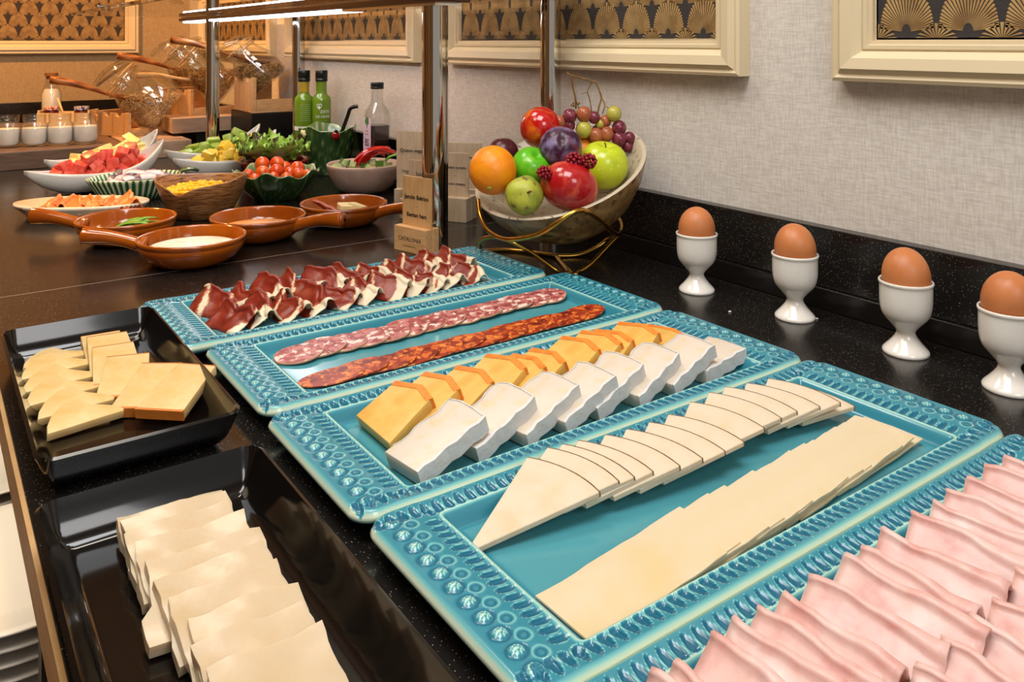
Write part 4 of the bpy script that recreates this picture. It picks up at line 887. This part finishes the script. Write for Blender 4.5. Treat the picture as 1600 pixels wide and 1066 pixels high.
# oval salmon platter
n = 200; rows = [(.05, .001), (.75, .0015), (.80, .003), (.94, .015), (1.0, .0205)]; G = np.zeros((len(rows) * 3, n + 1, 3)); A = np.zeros(G.shape[:2]); pr_ = smoothpath([(a, 0, b) for a, b in rows], 3)[:len(rows) * 3]
for a, p in enumerate(pr_):
    for k in range(n + 1):
        t = 2 * math.pi * k / n; G[a, k] = (.113 * p.x * math.cos(t), .058 * p.x * math.sin(t), p.z + .0035); A[a, k] = (.5 + .5 * math.cos(t * 68)) * (abs(math.cos(t)) > .72) * (a > len(pr_) - 6) * (a < len(pr_) - 1)
v, f = sheet(G, .004); o = mk('oval_platter', v, f, M['salmon_plate'], attr=('stripe', np.concatenate([A.reshape(-1)] * 2))); o.location = (.2310, 1.6215, 0); o.rotation_euler = (0, 0, -YAW + .07); tag(o, 'cream oval platter with a red striped rim under the smoked salmon', 'platter')
for i in range(13):
    G = fold(.070 + RN.uniform(-.006, .008), .0170 + RN.uniform(-.003, .007), .026, .010, .002, .0045, .0015, i * 4.1, .0040, taper=.75, back=.75); v, f = sheet(G, .0016); o = mk('salmon_slice', v, f, M['salmon'])
    o.location = Vector((.2310, 1.6215, .0095)) + CX * (-.072 + .0118 * i) + CY * (.034 - .006 * (i % 2)) + Vector((0, 0, .002 * (i % 3))); o.rotation_euler = (0, 0, -YAW + RN.uniform(.1, .8)); tag(o, '%s folded smoked salmon slice from the left on the oval platter' % ORD[i], 'salmon', 'smoked salmon slices')
# white boat dishes
def boat(label, a, b, za, zb, wd, mid, m='white_dish'):
    A_, B_ = Vector(a), Vector(b); c = (A_ + B_) / 2; d = B_ - A_; L_ = d.length; n, q = 41, 25; G = np.zeros((n, q, 3))
    for i in range(n):
        s = i / (n - 1) * 2 - 1; w = wd * max(1 - abs(s) ** 2.0, .0) ** .85 + .0007; up = (za if s < 0 else zb); rim = mid + (up - mid) * abs(s) ** 2.3; bot = .0022 + (up - .004) * abs(s) ** 3.4 * .93
        for j in range(q):
            th = (j / (q - 1) * 2 - 1) * math.pi / 2; G[i, j] = (s * L_ / 2, w * math.copysign(abs(math.sin(th)) ** .8, th), bot + (rim - bot) * (1 - math.cos(th)) ** 1.15)
    v, f = sheet(G, .0042); o = mk('boat_dish', v, f, M[m]); o.location = (c.x, c.y, 0); o.rotation_euler = (0, 0, math.atan2(d.y, d.x)); return tag(o, label, 'dish', 'white boat dishes')
BT = [('white boat-shaped dish of red watermelon cubes', (.1647, 1.8478), (.4313, 1.9207), .056, .092, .052, .042), ('white boat-shaped dish of pale melon behind the watermelon', (.215, 2.00), (.4665, 2.136), .056, .094, .048, .042),
      ('white boat-shaped dish of yellow pineapple chunks', (.4396, 1.855), (.689, 1.940), .057, .096, .044, .043), ('white boat-shaped dish of kiwi behind the pineapple', (.4555, 2.003), (.697, 2.078), .058, .098, .037, .043)]
for x in BT: boat(*x)
def chunk(seed, sx, sy, sz):
    r = random.Random(seed); bm = bmesh.new(); bmesh.ops.create_cube(bm, size=1)
    for w in bm.verts: w.co = Vector((w.co.x * sx * r.uniform(.75, 1.2), w.co.y * sy * r.uniform(.75, 1.2), w.co.z * sz * r.uniform(.8, 1.15)))
    bmesh.ops.bevel(bm, geom=bm.edges[:], offset=min(sx, sy, sz) * .12, segments=2, affect='EDGES', profile=.6); return MB().bm(bm)
def heap(name, m, bt, n, size, rows, label, cat, group, lift=.0):
    A_, B_ = Vector(bt[1]), Vector(bt[2]); d = (B_ - A_); u = d.normalized(); w = Vector((-u.y, u.x)); protos = [chunk(n * 7 + k, *size) for k in range(4)]; ms = []
    for k in range(n):
        layer = 0 if k < n * .55 else (1 if k < n * .88 else 2); kk = k if layer == 0 else (k - int(n * .55) if layer == 1 else k - int(n * .88)); cnt = [int(n * .55) + 1, int(n * .33) + 1, max(1, int(n * .12))][layer]
        s = (-.66 + 1.32 * (kk + .5) / cnt) * [1, .92, .62][layer]; lat = ((k % rows) - (rows - 1) / 2) * bt[5] * [.50, .5, .3][layer] * (1 - s * s) ** .5 * 2 / rows
        p = (A_ + B_) / 2 + u * s * d.length / 2 + w * lat; z = bt[6] - .012 + lift + layer * size[2] * .72 + abs(s) ** 2.4 * ((bt[3] if s < 0 else bt[4]) - bt[6])
        if k < 4: o = protos[k].make(name, M[m], sharp=.6); ms.append(o)
        else: o = dup(ms[k % 4])
        o.location = (p.x, p.y, z); o.rotation_euler = (RN.uniform(-.6, .6), RN.uniform(-.6, .6), RN.uniform(0, 3)); tag(o, label, cat, group)
heap('watermelon_cube', 'watermelon', BT[0], 44, (.025, .023, .023), 3, 'red watermelon cube heaped in the white boat dish', 'watermelon', 'watermelon cubes', .004)
heap('melon_piece', 'melon', BT[1], 26, (.038, .024, .018), 2, 'pale yellow melon piece in the white boat dish', 'melon', 'melon pieces', .004)
heap('pineapple_chunk', 'pineapple', BT[2], 32, (.027, .024, .022), 3, 'yellow pineapple chunk in the white boat dish', 'pineapple', 'pineapple chunks', .006)
heap('kiwi_piece', 'kiwi', BT[3], 26, (.030, .022, .018), 2, 'green kiwi piece in the white boat dish', 'kiwi', 'kiwi pieces', .008)

# ------------------------------------------------------------------ green pot, ladle, bottles
def potf(t, r, z, i):
    k = max(z - .06, 0) / .045; return r * (1 + .02 * math.cos(6 * t + 1) * k + (.012 * math.sin(9 * t + z * 190) if 1 < i < 13 else 0) * (z < .098)), z + .006 * math.cos(3 * t + 2) * k ** 2 + .002 * math.sin(9 * t) * k
def potv(t, i, p):
    z = p[2]; return min(1, max(0, .22 + .5 * max(0, math.sin(9 * t + z * 190)) ** 6 + .4 * max(0, math.sin(14 * t - z * 240)) ** 10 + (.5 if i in (14, 15, 16) else 0) + (.35 if i > 16 else 0)))
potp = [(p.x, p.z) for p in smoothpath([(.044, 0, 0), (.047, 0, .004), (.052, 0, .030), (.058, 0, .062), (.065, 0, .104)], 3)][:-1] + [(.065, .102), (.0655, .1035), (.0655, .105), (.0645, .1062), (.063, .105), (.056, .064), (.050, .030), (.042, .008)]
pot = bowl('green_pot', 'dark green glazed pot with leaf relief and a ladybird on its rim', .7723, 1.8243, potp, 'greenglaze', 140, potf, 0, potv); pot['category'] = 'pot'
ld = (Vector((.7631, 1.7521, .0985)) - Vector((.7723, 1.8243, 0))); ldir = Vector((ld.x, ld.y, 0)).normalized(); lb = MB().ball((0, 0, 0), (.0100, .0105, .0060), 18, 12).make('ladybird', M['ladybug'], pot, loc=ldir * .0665 + Vector((0, 0, .0930)), rot=ldir.to_track_quat('Z', 'Y').to_euler())
b = MB()
for p in ((.004, .003), (-.004, .003), (.0045, -.004), (-.0045, -.004), (0, -.001)): b.ball((p[0], p[1], .0053), (.0018, .0018, .0008), 8, 5)
b.ball((0, .0095, .002), (.0050, .0045, .0045), 10, 7); b.tube([(.002, .012, .003), (.005, .017, .005)], .0005, 5).tube([(-.002, .012, .003), (-.005, .017, .005)], .0005, 5)
b.make('spots', M['black_gloss'], lb)
ft = Vector((-CX * .045 - CY * .048)); MB().ball((0, 0, 0), (.010, .010, .005), 12, 8, lambda d: 1 + .15 * math.cos(6 * math.atan2(d.y, d.x))).make('yellow_flower', M['melon'], pot, loc=ft + Vector((0, 0, .095)), rot=ft.normalized().to_track_quat('Z', 'Y').to_euler())
lp = smoothpath([(.776, 1.815, .020), (.790, 1.806, .070), (.800, 1.7997, .1030), (.8086, 1.7930, .1330), (.8126, 1.7900, .1480), (.8203, 1.7851, .1535), (.828, 1.780, .1545)], 4)
MB().tube(lp, [.0045] * len(lp), 10).make('ladle', M['black_spoon']); tag(bpy.data.objects['ladle'], 'shiny black ladle standing in the green pot', 'ladle')
def bottle(label, x, y, prof, mname, parts, rot=0, n=40):
    t = thing('bottle', label, 'bottle', (x, y, 0), (0, 0, rot))
    MB().lathe(prof, n, cap=True).make('body', M[mname], t, sharp=.8)
    for nm, pf, m in parts: MB().lathe(pf, n, cap=True).make(nm, M[m], t, sharp=.8)
    return t
ol = [(.0215, 0), (.0232, .002), (.0232, .158), (.0220, .166), (.0140, .174), (.0128, .178), (.0128, .206)]
cap = [(.0148, .206), (.0150, .207), (.0150, .213), (.0145, .2135), (.0145, .2150), (.0150, .2155), (.0150, .232), (.0140, .2335)]
face = math.atan2(-1.987, -.78)                                  # towards the customers
def wrap(t, body, size, z, m, r, az, bold=0):
    """flat print curved round the bottle"""
    o = text(body, size, M[m], t, Matrix(), 'lettering', .00001, bold=bold)
    for w in o.data.vertices: a = w.co.x / r; h = w.co.y; w.co = ((r + .0002) * math.cos(az + a), (r + .0002) * math.sin(az + a), z + h)
b1 = bottle('green oil bottle with a gold neck, left of the pair by the rear post', .7786, 1.9866, ol, 'bottlegreen', [('screw_cap', cap, 'black_plastic'), ('neck_label', [(.0131, .180), (.0131, .205)], 'gold_neck')])
for k in range(9): wrap(b1, 'aceite de oliva virgen extra' if k % 2 else 'producto de Aragón y olivar', .0024, .150 - .005 * k, 'white_ink', .0232, face + .15)
MB().lathe([(.0234, .086), (.0234, .096)], 40).make('white_label', M['white_ink'], b1); MB().lathe([(.0234, .012), (.0234, .026)], 40).make('barcode_label', M['white_ink'], b1)
b2 = bottle('green oil bottle with a white heart emblem, right of the pair', .8130, 1.9590, ol, 'bottlegreen', [('screw_cap', cap, 'black_plastic')])
wrap(b2, 'ZEITE', .0095, .132, 'white_ink', .0232, face + .35, .0003); wrap(b2, 'DE OLIVA', .0085, .120, 'white_ink', .0232, face + .15, .0003); wrap(b2, '——————', .004, .110, 'white_ink', .0232, face + .1); wrap(b2, 'ARBEQUINA', .0058, .103, 'yellow_ink', .0232, face + .05); wrap(b2, 'EXTRA', .0052, .095, 'yellow_ink', .0232, face + .05)
hv = []; 
for k in range(33):
    a = 2 * math.pi * k / 32; hx_, hz_ = .0058 * math.sin(a) ** 3, .0050 * (math.cos(a) * .8125 - .3125 * math.cos(2 * a) - .125 * math.cos(3 * a) - .06 * math.cos(4 * a)); hv.append((hx_, hz_))
r_ = .0236; az = face - .25
MB().tube([(r_ * math.cos(az + p[0] / r_), r_ * math.sin(az + p[0] / r_), .147 + p[1] * 1.2) for p in hv], .0007, 6).tube([(r_ * math.cos(az), r_ * math.sin(az), .147), (r_ * math.cos(az), r_ * math.sin(az), .136)], .0014, 6).tube([(r_ * math.cos(az - .2), r_ * math.sin(az - .2), .143), (r_ * math.cos(az), r_ * math.sin(az), .139), (r_ * math.cos(az + .2), r_ * math.sin(az + .2), .143)], .0008, 6).make('heart_emblem', M['white_ink'], b2)
# square vinegar bottle
vb = thing('bottle', 'square clear bottle of dark vinegar with a black cap', 'bottle', (.8112, 1.6462, 0), (0, 0, -.06))
def sq(t, r, z, i):
    k = 1 if z < .150 else max(0, 1 - (z - .150) / .020); p = 2 + 5 * k; return r / ((abs(math.cos(t)) ** p + abs(math.sin(t)) ** p) ** (1 / p)), z
gp = [(.0215, 0), (.0235, .003), (.0235, .142), (.021, .155), (.0145, .170), (.0125, .178), (.0125, .202)]; gin = [(.0108, .202), (.0108, .178), (.0125, .170), (.019, .154), (.0213, .142), (.0213, .006)]
MB().lathe(gp + gin, 64, sq, cap=True).make('glass_body', M['thin_glass'], vb, sharp=.8)
MB().lathe([(.0211, .0065), (.0211, .1235)], 64, sq, cap=True).make('vinegar', M['vinegar'], vb, sharp=.8)
MB().lathe([(.0140, .202), (.0143, .203), (.0143, .207), (.0138, .2075), (.0143, .208), (.0143, .215), (.0135, .216)], 40, cap=True).make('screw_cap', M['black_plastic'], vb, sharp=.8)
lbp = MB().box((-.0237, -.0205, .030), (-.0232, .0205, .140)); lbp.make('label', M['pink_label'], vb, smooth=False)
fl = lambda y, z: Matrix.Translation((-.0239, y, z)) @ Matrix.Rotation(-math.pi / 2, 4, 'Z') @ Matrix.Rotation(math.pi / 2, 4, 'X')
text('BS', .022, M['ink'], vb, fl(0, .086), bold=.0004); text('vinagre', .0055, M['stem'], vb, fl(0, .112)); text('balsámico', .0050, M['stem'], vb, fl(0, .105)); text('250 ml', .0045, M['stem'], vb, fl(0, .050)); text('5', .012, M['ink'], vb, fl(0, .064))
b = MB()
for i in range(16): a = i * 2.4; r = .010 * math.sqrt(i / 16); b.ball((-.0238, r * math.cos(a), .133 + r * .8 * math.sin(a)), (.0004, .0034, .0030), 7, 5)
b.make('tree_crown', M['tree_ink'], vb); MB().box((-.0240, -.0012, .117), (-.0234, .0012, .127)).make('tree_trunk', M['ink'], vb, smooth=False)
# ------------------------------------------------------------------ riser boards at the far end
def board(name, label, a, b, m): return tag(box(name, a, b, M[m], .0015), label, 'riser')
board('riser_board', 'low brown board under the yogurt jars', (.062, 2.290, 0), (.425, 3.10, .043), 'dark_board')
board('riser_board', 'low grey-beige board under the nearest cereal jar', (.432, 2.310, 0), (.592, 2.75, .043), 'pale_board')
board('riser_block', 'grey-beige block under the middle cereal jars', (.565, 2.405, .0515), (.800, 2.80, .093), 'pale_board')
board('riser_block', 'black block hidden under the grey-beige block', (.630, 2.412, 0), (.795, 2.79, .051), 'dark_cab')
board('riser_block', 'tall black block under the cereal crate by the wall', (.722, 2.215, 0), (.838, 2.395, .112), 'dark_cab')
board('small_crate', 'small brown wooden block in the shadow behind the lettuce', (.735, 2.165, 0), (.795, 2.205, .050), 'wood')
# yogurt jars
yj = None
for i, (x, y) in enumerate([(.1770, 2.412), (.2346, 2.3977), (.2900, 2.3868), (.3470, 2.3835)]):
    if yj is None:
        yj = thing('yogurt_jar', '', 'jar', (0, 0, 0), group='yogurt jars')
        o_ = [(.024, 0), (.0285, .002), (.0305, .008), (.0310, .040), (.0295, .052), (.0250, .060), (.0245, .063), (.0262, .065), (.0262, .068), (.0248, .070), (.0262, .072), (.0262, .079)]; i_ = [(.0242, .0785), (.0240, .064), (.0232, .060), (.0275, .051), (.0289, .040), (.0285, .010), (.024, .004)]
        MB().lathe(o_ + i_, 48, cap=True).make('glass_jar', M['thin_glass'], yj, sharp=1.0)
        MB().lathe([(.0235, .0045), (.0280, .0105), (.0284, .040), (.0278, .0455)], 48, cap=True).make('yogurt', M['yogurt'], yj, sharp=.9); o = yj
    else: o = dup(yj)
    o.location = (x, y, .0432); o['label'] = ['leftmost small glass jar of white yogurt on the brown board', 'second small glass jar of white yogurt from the left', 'third small glass jar of white yogurt from the left', 'rightmost small glass jar of white yogurt, beside the wooden slats'][i]
# cereal crates: slatted end towards the viewer's left, low rail in front
def crate(label, x0, x1, y0, y1, z, he, hr, rz=0):
    t = thing('crate', label, 'crate', (x0, y0, z), (0, 0, rz), 'cereal crates'); lx, ly = x1 - x0, y1 - y0
    box('floor_board', (0, 0, 0), (lx, ly, .006), M['wood'], .0006, t); box('front_rail', (.010, 0, .0065), (lx, .008, hr), M['wood'], .0008, t); box('back_rail', (.010, ly - .008, .0065), (lx, ly, he), M['wood'], .0008, t)
    box('corner_post', (0, 0, .0065), (.0095, .018, he), M['wood'], .0008, t)
    k = 3; w = (ly - .022) / k
    for i in range(k):
        ya = .021 + i * w; out = [(ya, .0065), (ya + w - .003, .0065), (ya + w - .003, he * .97)] + [(ya + (w - .003) * (.5 + .30 * math.cos(a)), he * .97 - .010 * math.sin(a)) for a in [math.pi * q / 6 for q in range(7)]] + [(ya, he * .97)]
        s = slab(out, .009, .0005, 1); s.v = [(p[2], p[0], p[1]) for p in s.v]; s.make('slat', M['wood'], t, smooth=False)
    return t
crate('pale wooden crate with the nearest tilted cereal jar, left', .463, .613, 2.4577, 2.620, .0432, .066, .020, .45)
crate('pale wooden crate with the middle cereal jars, behind the front-left chrome post', .6259, .786, 2.4512, 2.60, .0932, .075, .022, .35)
crate('pale wooden crate with the cereal jar by the wall', .728, .836, 2.222, 2.390, .1124, .095, .036)
def cereal_jar(label, base, direction, s, cereal, clabel, fillh, lidtilt):
    d = Vector(direction).normalized(); q = d.to_track_quat('Z', 'Y'); t = thing('cereal_jar', label, 'jar', base, q.to_euler(), 'tilted cereal jars')
    P = lambda l: [(a * s, b * s) for a, b in l]
    o_ = P([(.050, 0), (.070, .004), (.0775, .014), (.0790, .050), (.0760, .090), (.0640, .122), (.0530, .140), (.0520, .150), (.0560, .153), (.0560, .160), (.0530, .163)]); i_ = P([(.0500, .162), (.0490, .140), (.0600, .121), (.0725, .089), (.0752, .050), (.0735, .016), (.066, .008), (.048, .005)])
    MB().lathe(o_ + i_, 56, cap=True).make('glass_jar', M['thin_glass'], t, sharp=1.0)
    inv0 = q.inverted() @ Vector((0, 0, 1)); upl = Vector((inv0.x, inv0.y, 0)).normalized(); hg = upl * .058 * s + Vector((0, 0, .170 * s)); LID = Matrix.Translation(hg) @ Matrix.Rotation(R3(15), 4, (-upl).cross(Vector((0, 0, 1)))) @ Matrix.Translation(-hg)
    MB().lathe(P([(.0575, .172), (.0600, .175), (.0600, .181), (.0560, .186), (.040, .192), (.030, .196), (.022, .194)]) + P([(.020, .190), (.030, .188), (.052, .180), (.0545, .175)]), 48, cap=True).xf(LID).make('lid', M['thin_glass'], t, sharp=1.0)
    MB().tube([(.0545 * s * math.cos(a), .0545 * s * math.sin(a), .1675 * s) for a in [2 * math.pi * k / 36 for k in range(37)]], .0016 * s, 8).make('seal_ring', M['spoon_pale'], t)
    b = MB(); e = .0012 * s
    b.tube([(.057 * s * math.cos(a), .057 * s * math.sin(a), .1565 * s) for a in [2 * math.pi * k / 36 for k in range(37)]], e, 6)
    for sg in (-1, 1): b.tube([(.059 * s, sg * .012 * s, .156 * s), (.068 * s, sg * .012 * s, .165 * s), (.066 * s, sg * .012 * s, .182 * s), (.056 * s, sg * .010 * s, .186 * s)], e, 6).tube([(-.058 * s, sg * .014 * s, .156 * s), (-.070 * s, sg * .014 * s, .150 * s), (-.074 * s, sg * .010 * s, .128 * s), (-.068 * s, 0, .112 * s)], e, 6)
    b.make('wire_clasp', M['chrome'], t)
    # cereal: flakes piled level in the tilted jar
    inv = q.inverted(); up = inv @ Vector((0, 0, 1)); r = random.Random(int(base[0] * 1000)); g = MB(); n = 0
    vs = [(-1, -1, -1)]
    while n < 2400:
        z = r.uniform(.008, .120) * s; a = r.uniform(0, 6.283); zz = z / s; mxr = (.066 if zz < .016 else .0725 if zz < .089 else .0725 - (zz - .089) * .37) * s - .0035
        rr = mxr * (1 - r.random() ** 2.2 * .45); p = Vector((rr * math.cos(a), rr * math.sin(a), z))
        if (p - Vector((0, 0, .05 * s))).dot(up) > fillh: continue
        k = r.uniform(.0022, .0042); u1, u2, u3 = r.uniform(.6, 1.2), r.uniform(.6, 1.2), r.uniform(.4, .9)
        g.add([(p.x + k * u1, p.y, p.z), (p.x - k * u2, p.y + .001, p.z), (p.x, p.y + k * u2, p.z), (p.x, p.y - k * u1, p.z - .001), (p.x, p.y, p.z + k * u3), (p.x, p.y, p.z - k * u3)], [(0, 2, 4), (2, 1, 4), (1, 3, 4), (3, 0, 4), (2, 0, 5), (1, 2, 5), (3, 1, 5), (0, 3, 5)]); n += 1
    c = g.make('cereal', M[cereal], t, smooth=False); c['label'] = clabel; c['kind'] = 'stuff'
    return t
D1 = (-.155, .055, .125)
cereal_jar('large clip-top glass jar of oat flakes tilted in the left crate', (.585, 2.510, .098), D1, 1.0, 'oats', 'oat flakes in the nearest tilted jar', .030, 0)
cereal_jar('clip-top glass jar of brown granola tilted in the middle crate', (.760, 2.508, .166), (-.120, .050, .110), .93, 'granola', 'brown granola in the jar of the middle crate', .028, 0)
cereal_jar('clip-top glass jar of dark muesli behind the middle crate', (.752, 2.700, .166), (-.120, .030, .115), .93, 'granola', 'dark muesli in the jar behind the middle crate', .022, 0)
cereal_jar('clip-top glass jar of granola tilted in the crate by the wall', (.806, 2.306, .186), (-.085, .035, .110), .78, 'granola', 'granola in the jar of the crate by the wall', .028, 0)
def scoop(label, a, b, m, r0):
    A_, B_ = Vector(a), Vector(b); d = (B_ - A_).normalized(); q = d.to_track_quat('X', 'Z'); L_ = (B_ - A_).length; b_ = MB()
    n = 14; b_.tube([(L_ * k / (n - 1), 0, .004 * math.sin(k * .4)) for k in range(n)], [r0 * (1.25 if k < 3 else .85 + .25 * math.sin(k * .5)) for k in range(n)], 12)
    G = np.array([[(L_ - .01 + .075 * i / 9, .030 * math.sin(math.pi * (.18 + .80 * i / 9)) * (j / 6 * 2 - 1), -.016 * (1 - (j / 6 * 2 - 1) ** 2) * math.sin(math.pi * min(1, .2 + .8 * i / 9)) ) for j in range(7)] for i in range(10)]); v, f = sheet(G, .004); b_.add([tuple(p) for p in v], f)
    o = b_.make('wooden_scoop', M[m]); o.location = a; o.rotation_euler = q.to_euler(); return tag(o, label, 'scoop')
scoop('olive-wood scoop with its handle out of the nearest cereal jar', (.290, 2.585, .2005), (.470, 2.545, .150), 'olive_wood', .0085)
scoop('olive-wood scoop sticking out of the jar behind the middle crate', (.485, 2.735, .2625), (.690, 2.715, .212), 'olive_wood', .0085)
scoop('pale wooden scoop in the jar of the middle crate', (.500, 2.545, .2080), (.665, 2.540, .196), 'spoon_pale', .0070)
scoop('olive-wood scoop sticking out of the jar by the wall', (.560, 2.400, .3100), (.745, 2.330, .262), 'olive_wood', .0080)
# jam basket, milk bottle
bk = thing('wooden_tray', 'small pale wooden tray of jam pots behind the yogurt jars', 'tray', (.380, 2.935, .0434), (0, 0, -.55))
for nm, a, b_ in (('base', (-.078, -.040, 0), (.078, .040, .006)), ('side', (-.078, -.040, .0062), (.078, -.034, .040)), ('side', (-.078, .034, .0062), (.078, .040, .040)), ('end', (-.078, -.0338, .0062), (-.072, .0338, .048)), ('end', (.072, -.0338, .0062), (.078, .0338, .048))): box(nm, a, b_, M['spoon_pale'], .0008, bk)
def jam(label, x, y, lid):
    t = thing('jam_jar', label, 'jar', (x, y, .0500), group='jam pots'); MB().lathe([(.018, 0), (.0205, .002), (.0205, .036), (.0185, .040), (.0185, .043)], 32, cap=True).make('glass_pot', M['jam'], t, sharp=.9)
    MB().lathe([(.0212, .041), (.0214, .042), (.0214, .050), (.0205, .0515)], 32, lambda a, r, z, i: (r * (1 + .015 * math.cos(20 * a)), z), cap=True).make('lid', M[lid], t, sharp=.9)
jam('small jam pot with a red checked lid in the wooden tray', .336, 2.962, 'jamlid_red'); jam('small jam pot with a blue checked lid in the wooden tray, left', .362, 2.944, 'jamlid_blue') if False else None
jam('small jam pot with a blue checked lid in the wooden tray', .414, 2.914, 'jamlid_blue')
mb_ = thing('milk_bottle', 'corked glass bottle of milk behind the jam pots', 'bottle', (.348, 3.070, .0434)); MB().lathe([(.026, 0), (.030, .003), (.030, .092), (.022, .112), (.018, .122), (.018, .150), (.016, .150), (.016, .122), (.020, .111), (.028, .091), (.028, .005)], 40, cap=True).make('glass_body', M['thin_glass'], mb_, sharp=1.0)
MB().lathe([(.0275, .0055), (.0278, .090), (.0200, .108)], 40, cap=True).make('milk', M['yogurt'], mb_, sharp=.9); MB().lathe([(.0150, .140), (.0158, .150), (.0200, .1505), (.0200, .160)], 24, cap=True).make('cork', M['cork'], mb_, sharp=.9)
MB().tube([(.372, 2.930, .058), (.352, 2.955, .128)], .0032, 8).make('honey_stick', M['spoon_pale']); tag(bpy.data.objects['honey_stick'], 'thin pale wooden stick standing in the jam tray', 'stick')
# small leftovers on the granite
for k, (x, y) in enumerate([(.232, .795), (.7430, .6210), (.8020, .5500), (.6480, 1.1700)]):
    o = MB().ball((0, 0, 0), (.0022, .0016, .0010), 8, 5).make('crumb', M['brie']); o.location = (x, y, .0009); tag(o, ['pale crumb near the left corner of the ham platter', 'tiny crumb on the granite near the farthest egg cups', 'tiny crumb on the granite beside the second egg cup', 'tiny crumb on the granite beside the card holder'][k], 'crumb')
bpy.context.view_layer.update()
# look-alikes that can be told apart get their order from left to right as seen from the aisle
def number(group, fmt, keep=lambda o: True):
    L_ = [o for o in bpy.data.objects if o.get('group') == group and keep(o)]
    L_.sort(key=lambda o: (o.location.x * CC - o.location.y * SS) / (o.location.x * SS + o.location.y * CC))
    for k, o in enumerate(L_): o['label'] = fmt % ORD[k]
def top(group, n):
    L_ = sorted([o for o in bpy.data.objects if o.get('group') == group], key=lambda o: -o.location.z)[:n]; s_ = set(o.name for o in L_)
    return lambda o: o.name in s_
number('cherry tomatoes', '%s glossy cherry tomato from the left, in the upper heap of the cabbage-leaf bowl')
number('watermelon cubes', '%s watermelon cube from the left, on top of the heap in the white boat dish', top('watermelon cubes', 20))
number('melon pieces', '%s melon piece from the left, on top of the heap behind the watermelon', top('melon pieces', 12))
number('pineapple chunks', '%s pineapple chunk from the left, on top of the heap in the boat dish', top('pineapple chunks', 14))
number('kiwi pieces', '%s green kiwi piece from the left, on top of the heap in the boat dish', top('kiwi pieces', 12))
number('cucumber pieces', '%s pale green cucumber piece from the left in the pinkish bowl')
number('red pepper strips', '%s curved red pepper strip from the left in the pinkish bowl')
number('green lettuce leaves', '%s curly light green lettuce leaf from the left in the red bowl')
number('red-tipped lettuce leaves', '%s dark red-tipped lettuce leaf from the left in the red bowl')
number('butter pieces in the brown dish', '%s pale butter piece from the left in the farthest brown dish')
number('cured strips in the brown dish', '%s thin reddish cured strip from the left in the farthest brown dish')
number('red onion slivers', '%s pale lilac onion sliver from the left in the ribbed bowl')
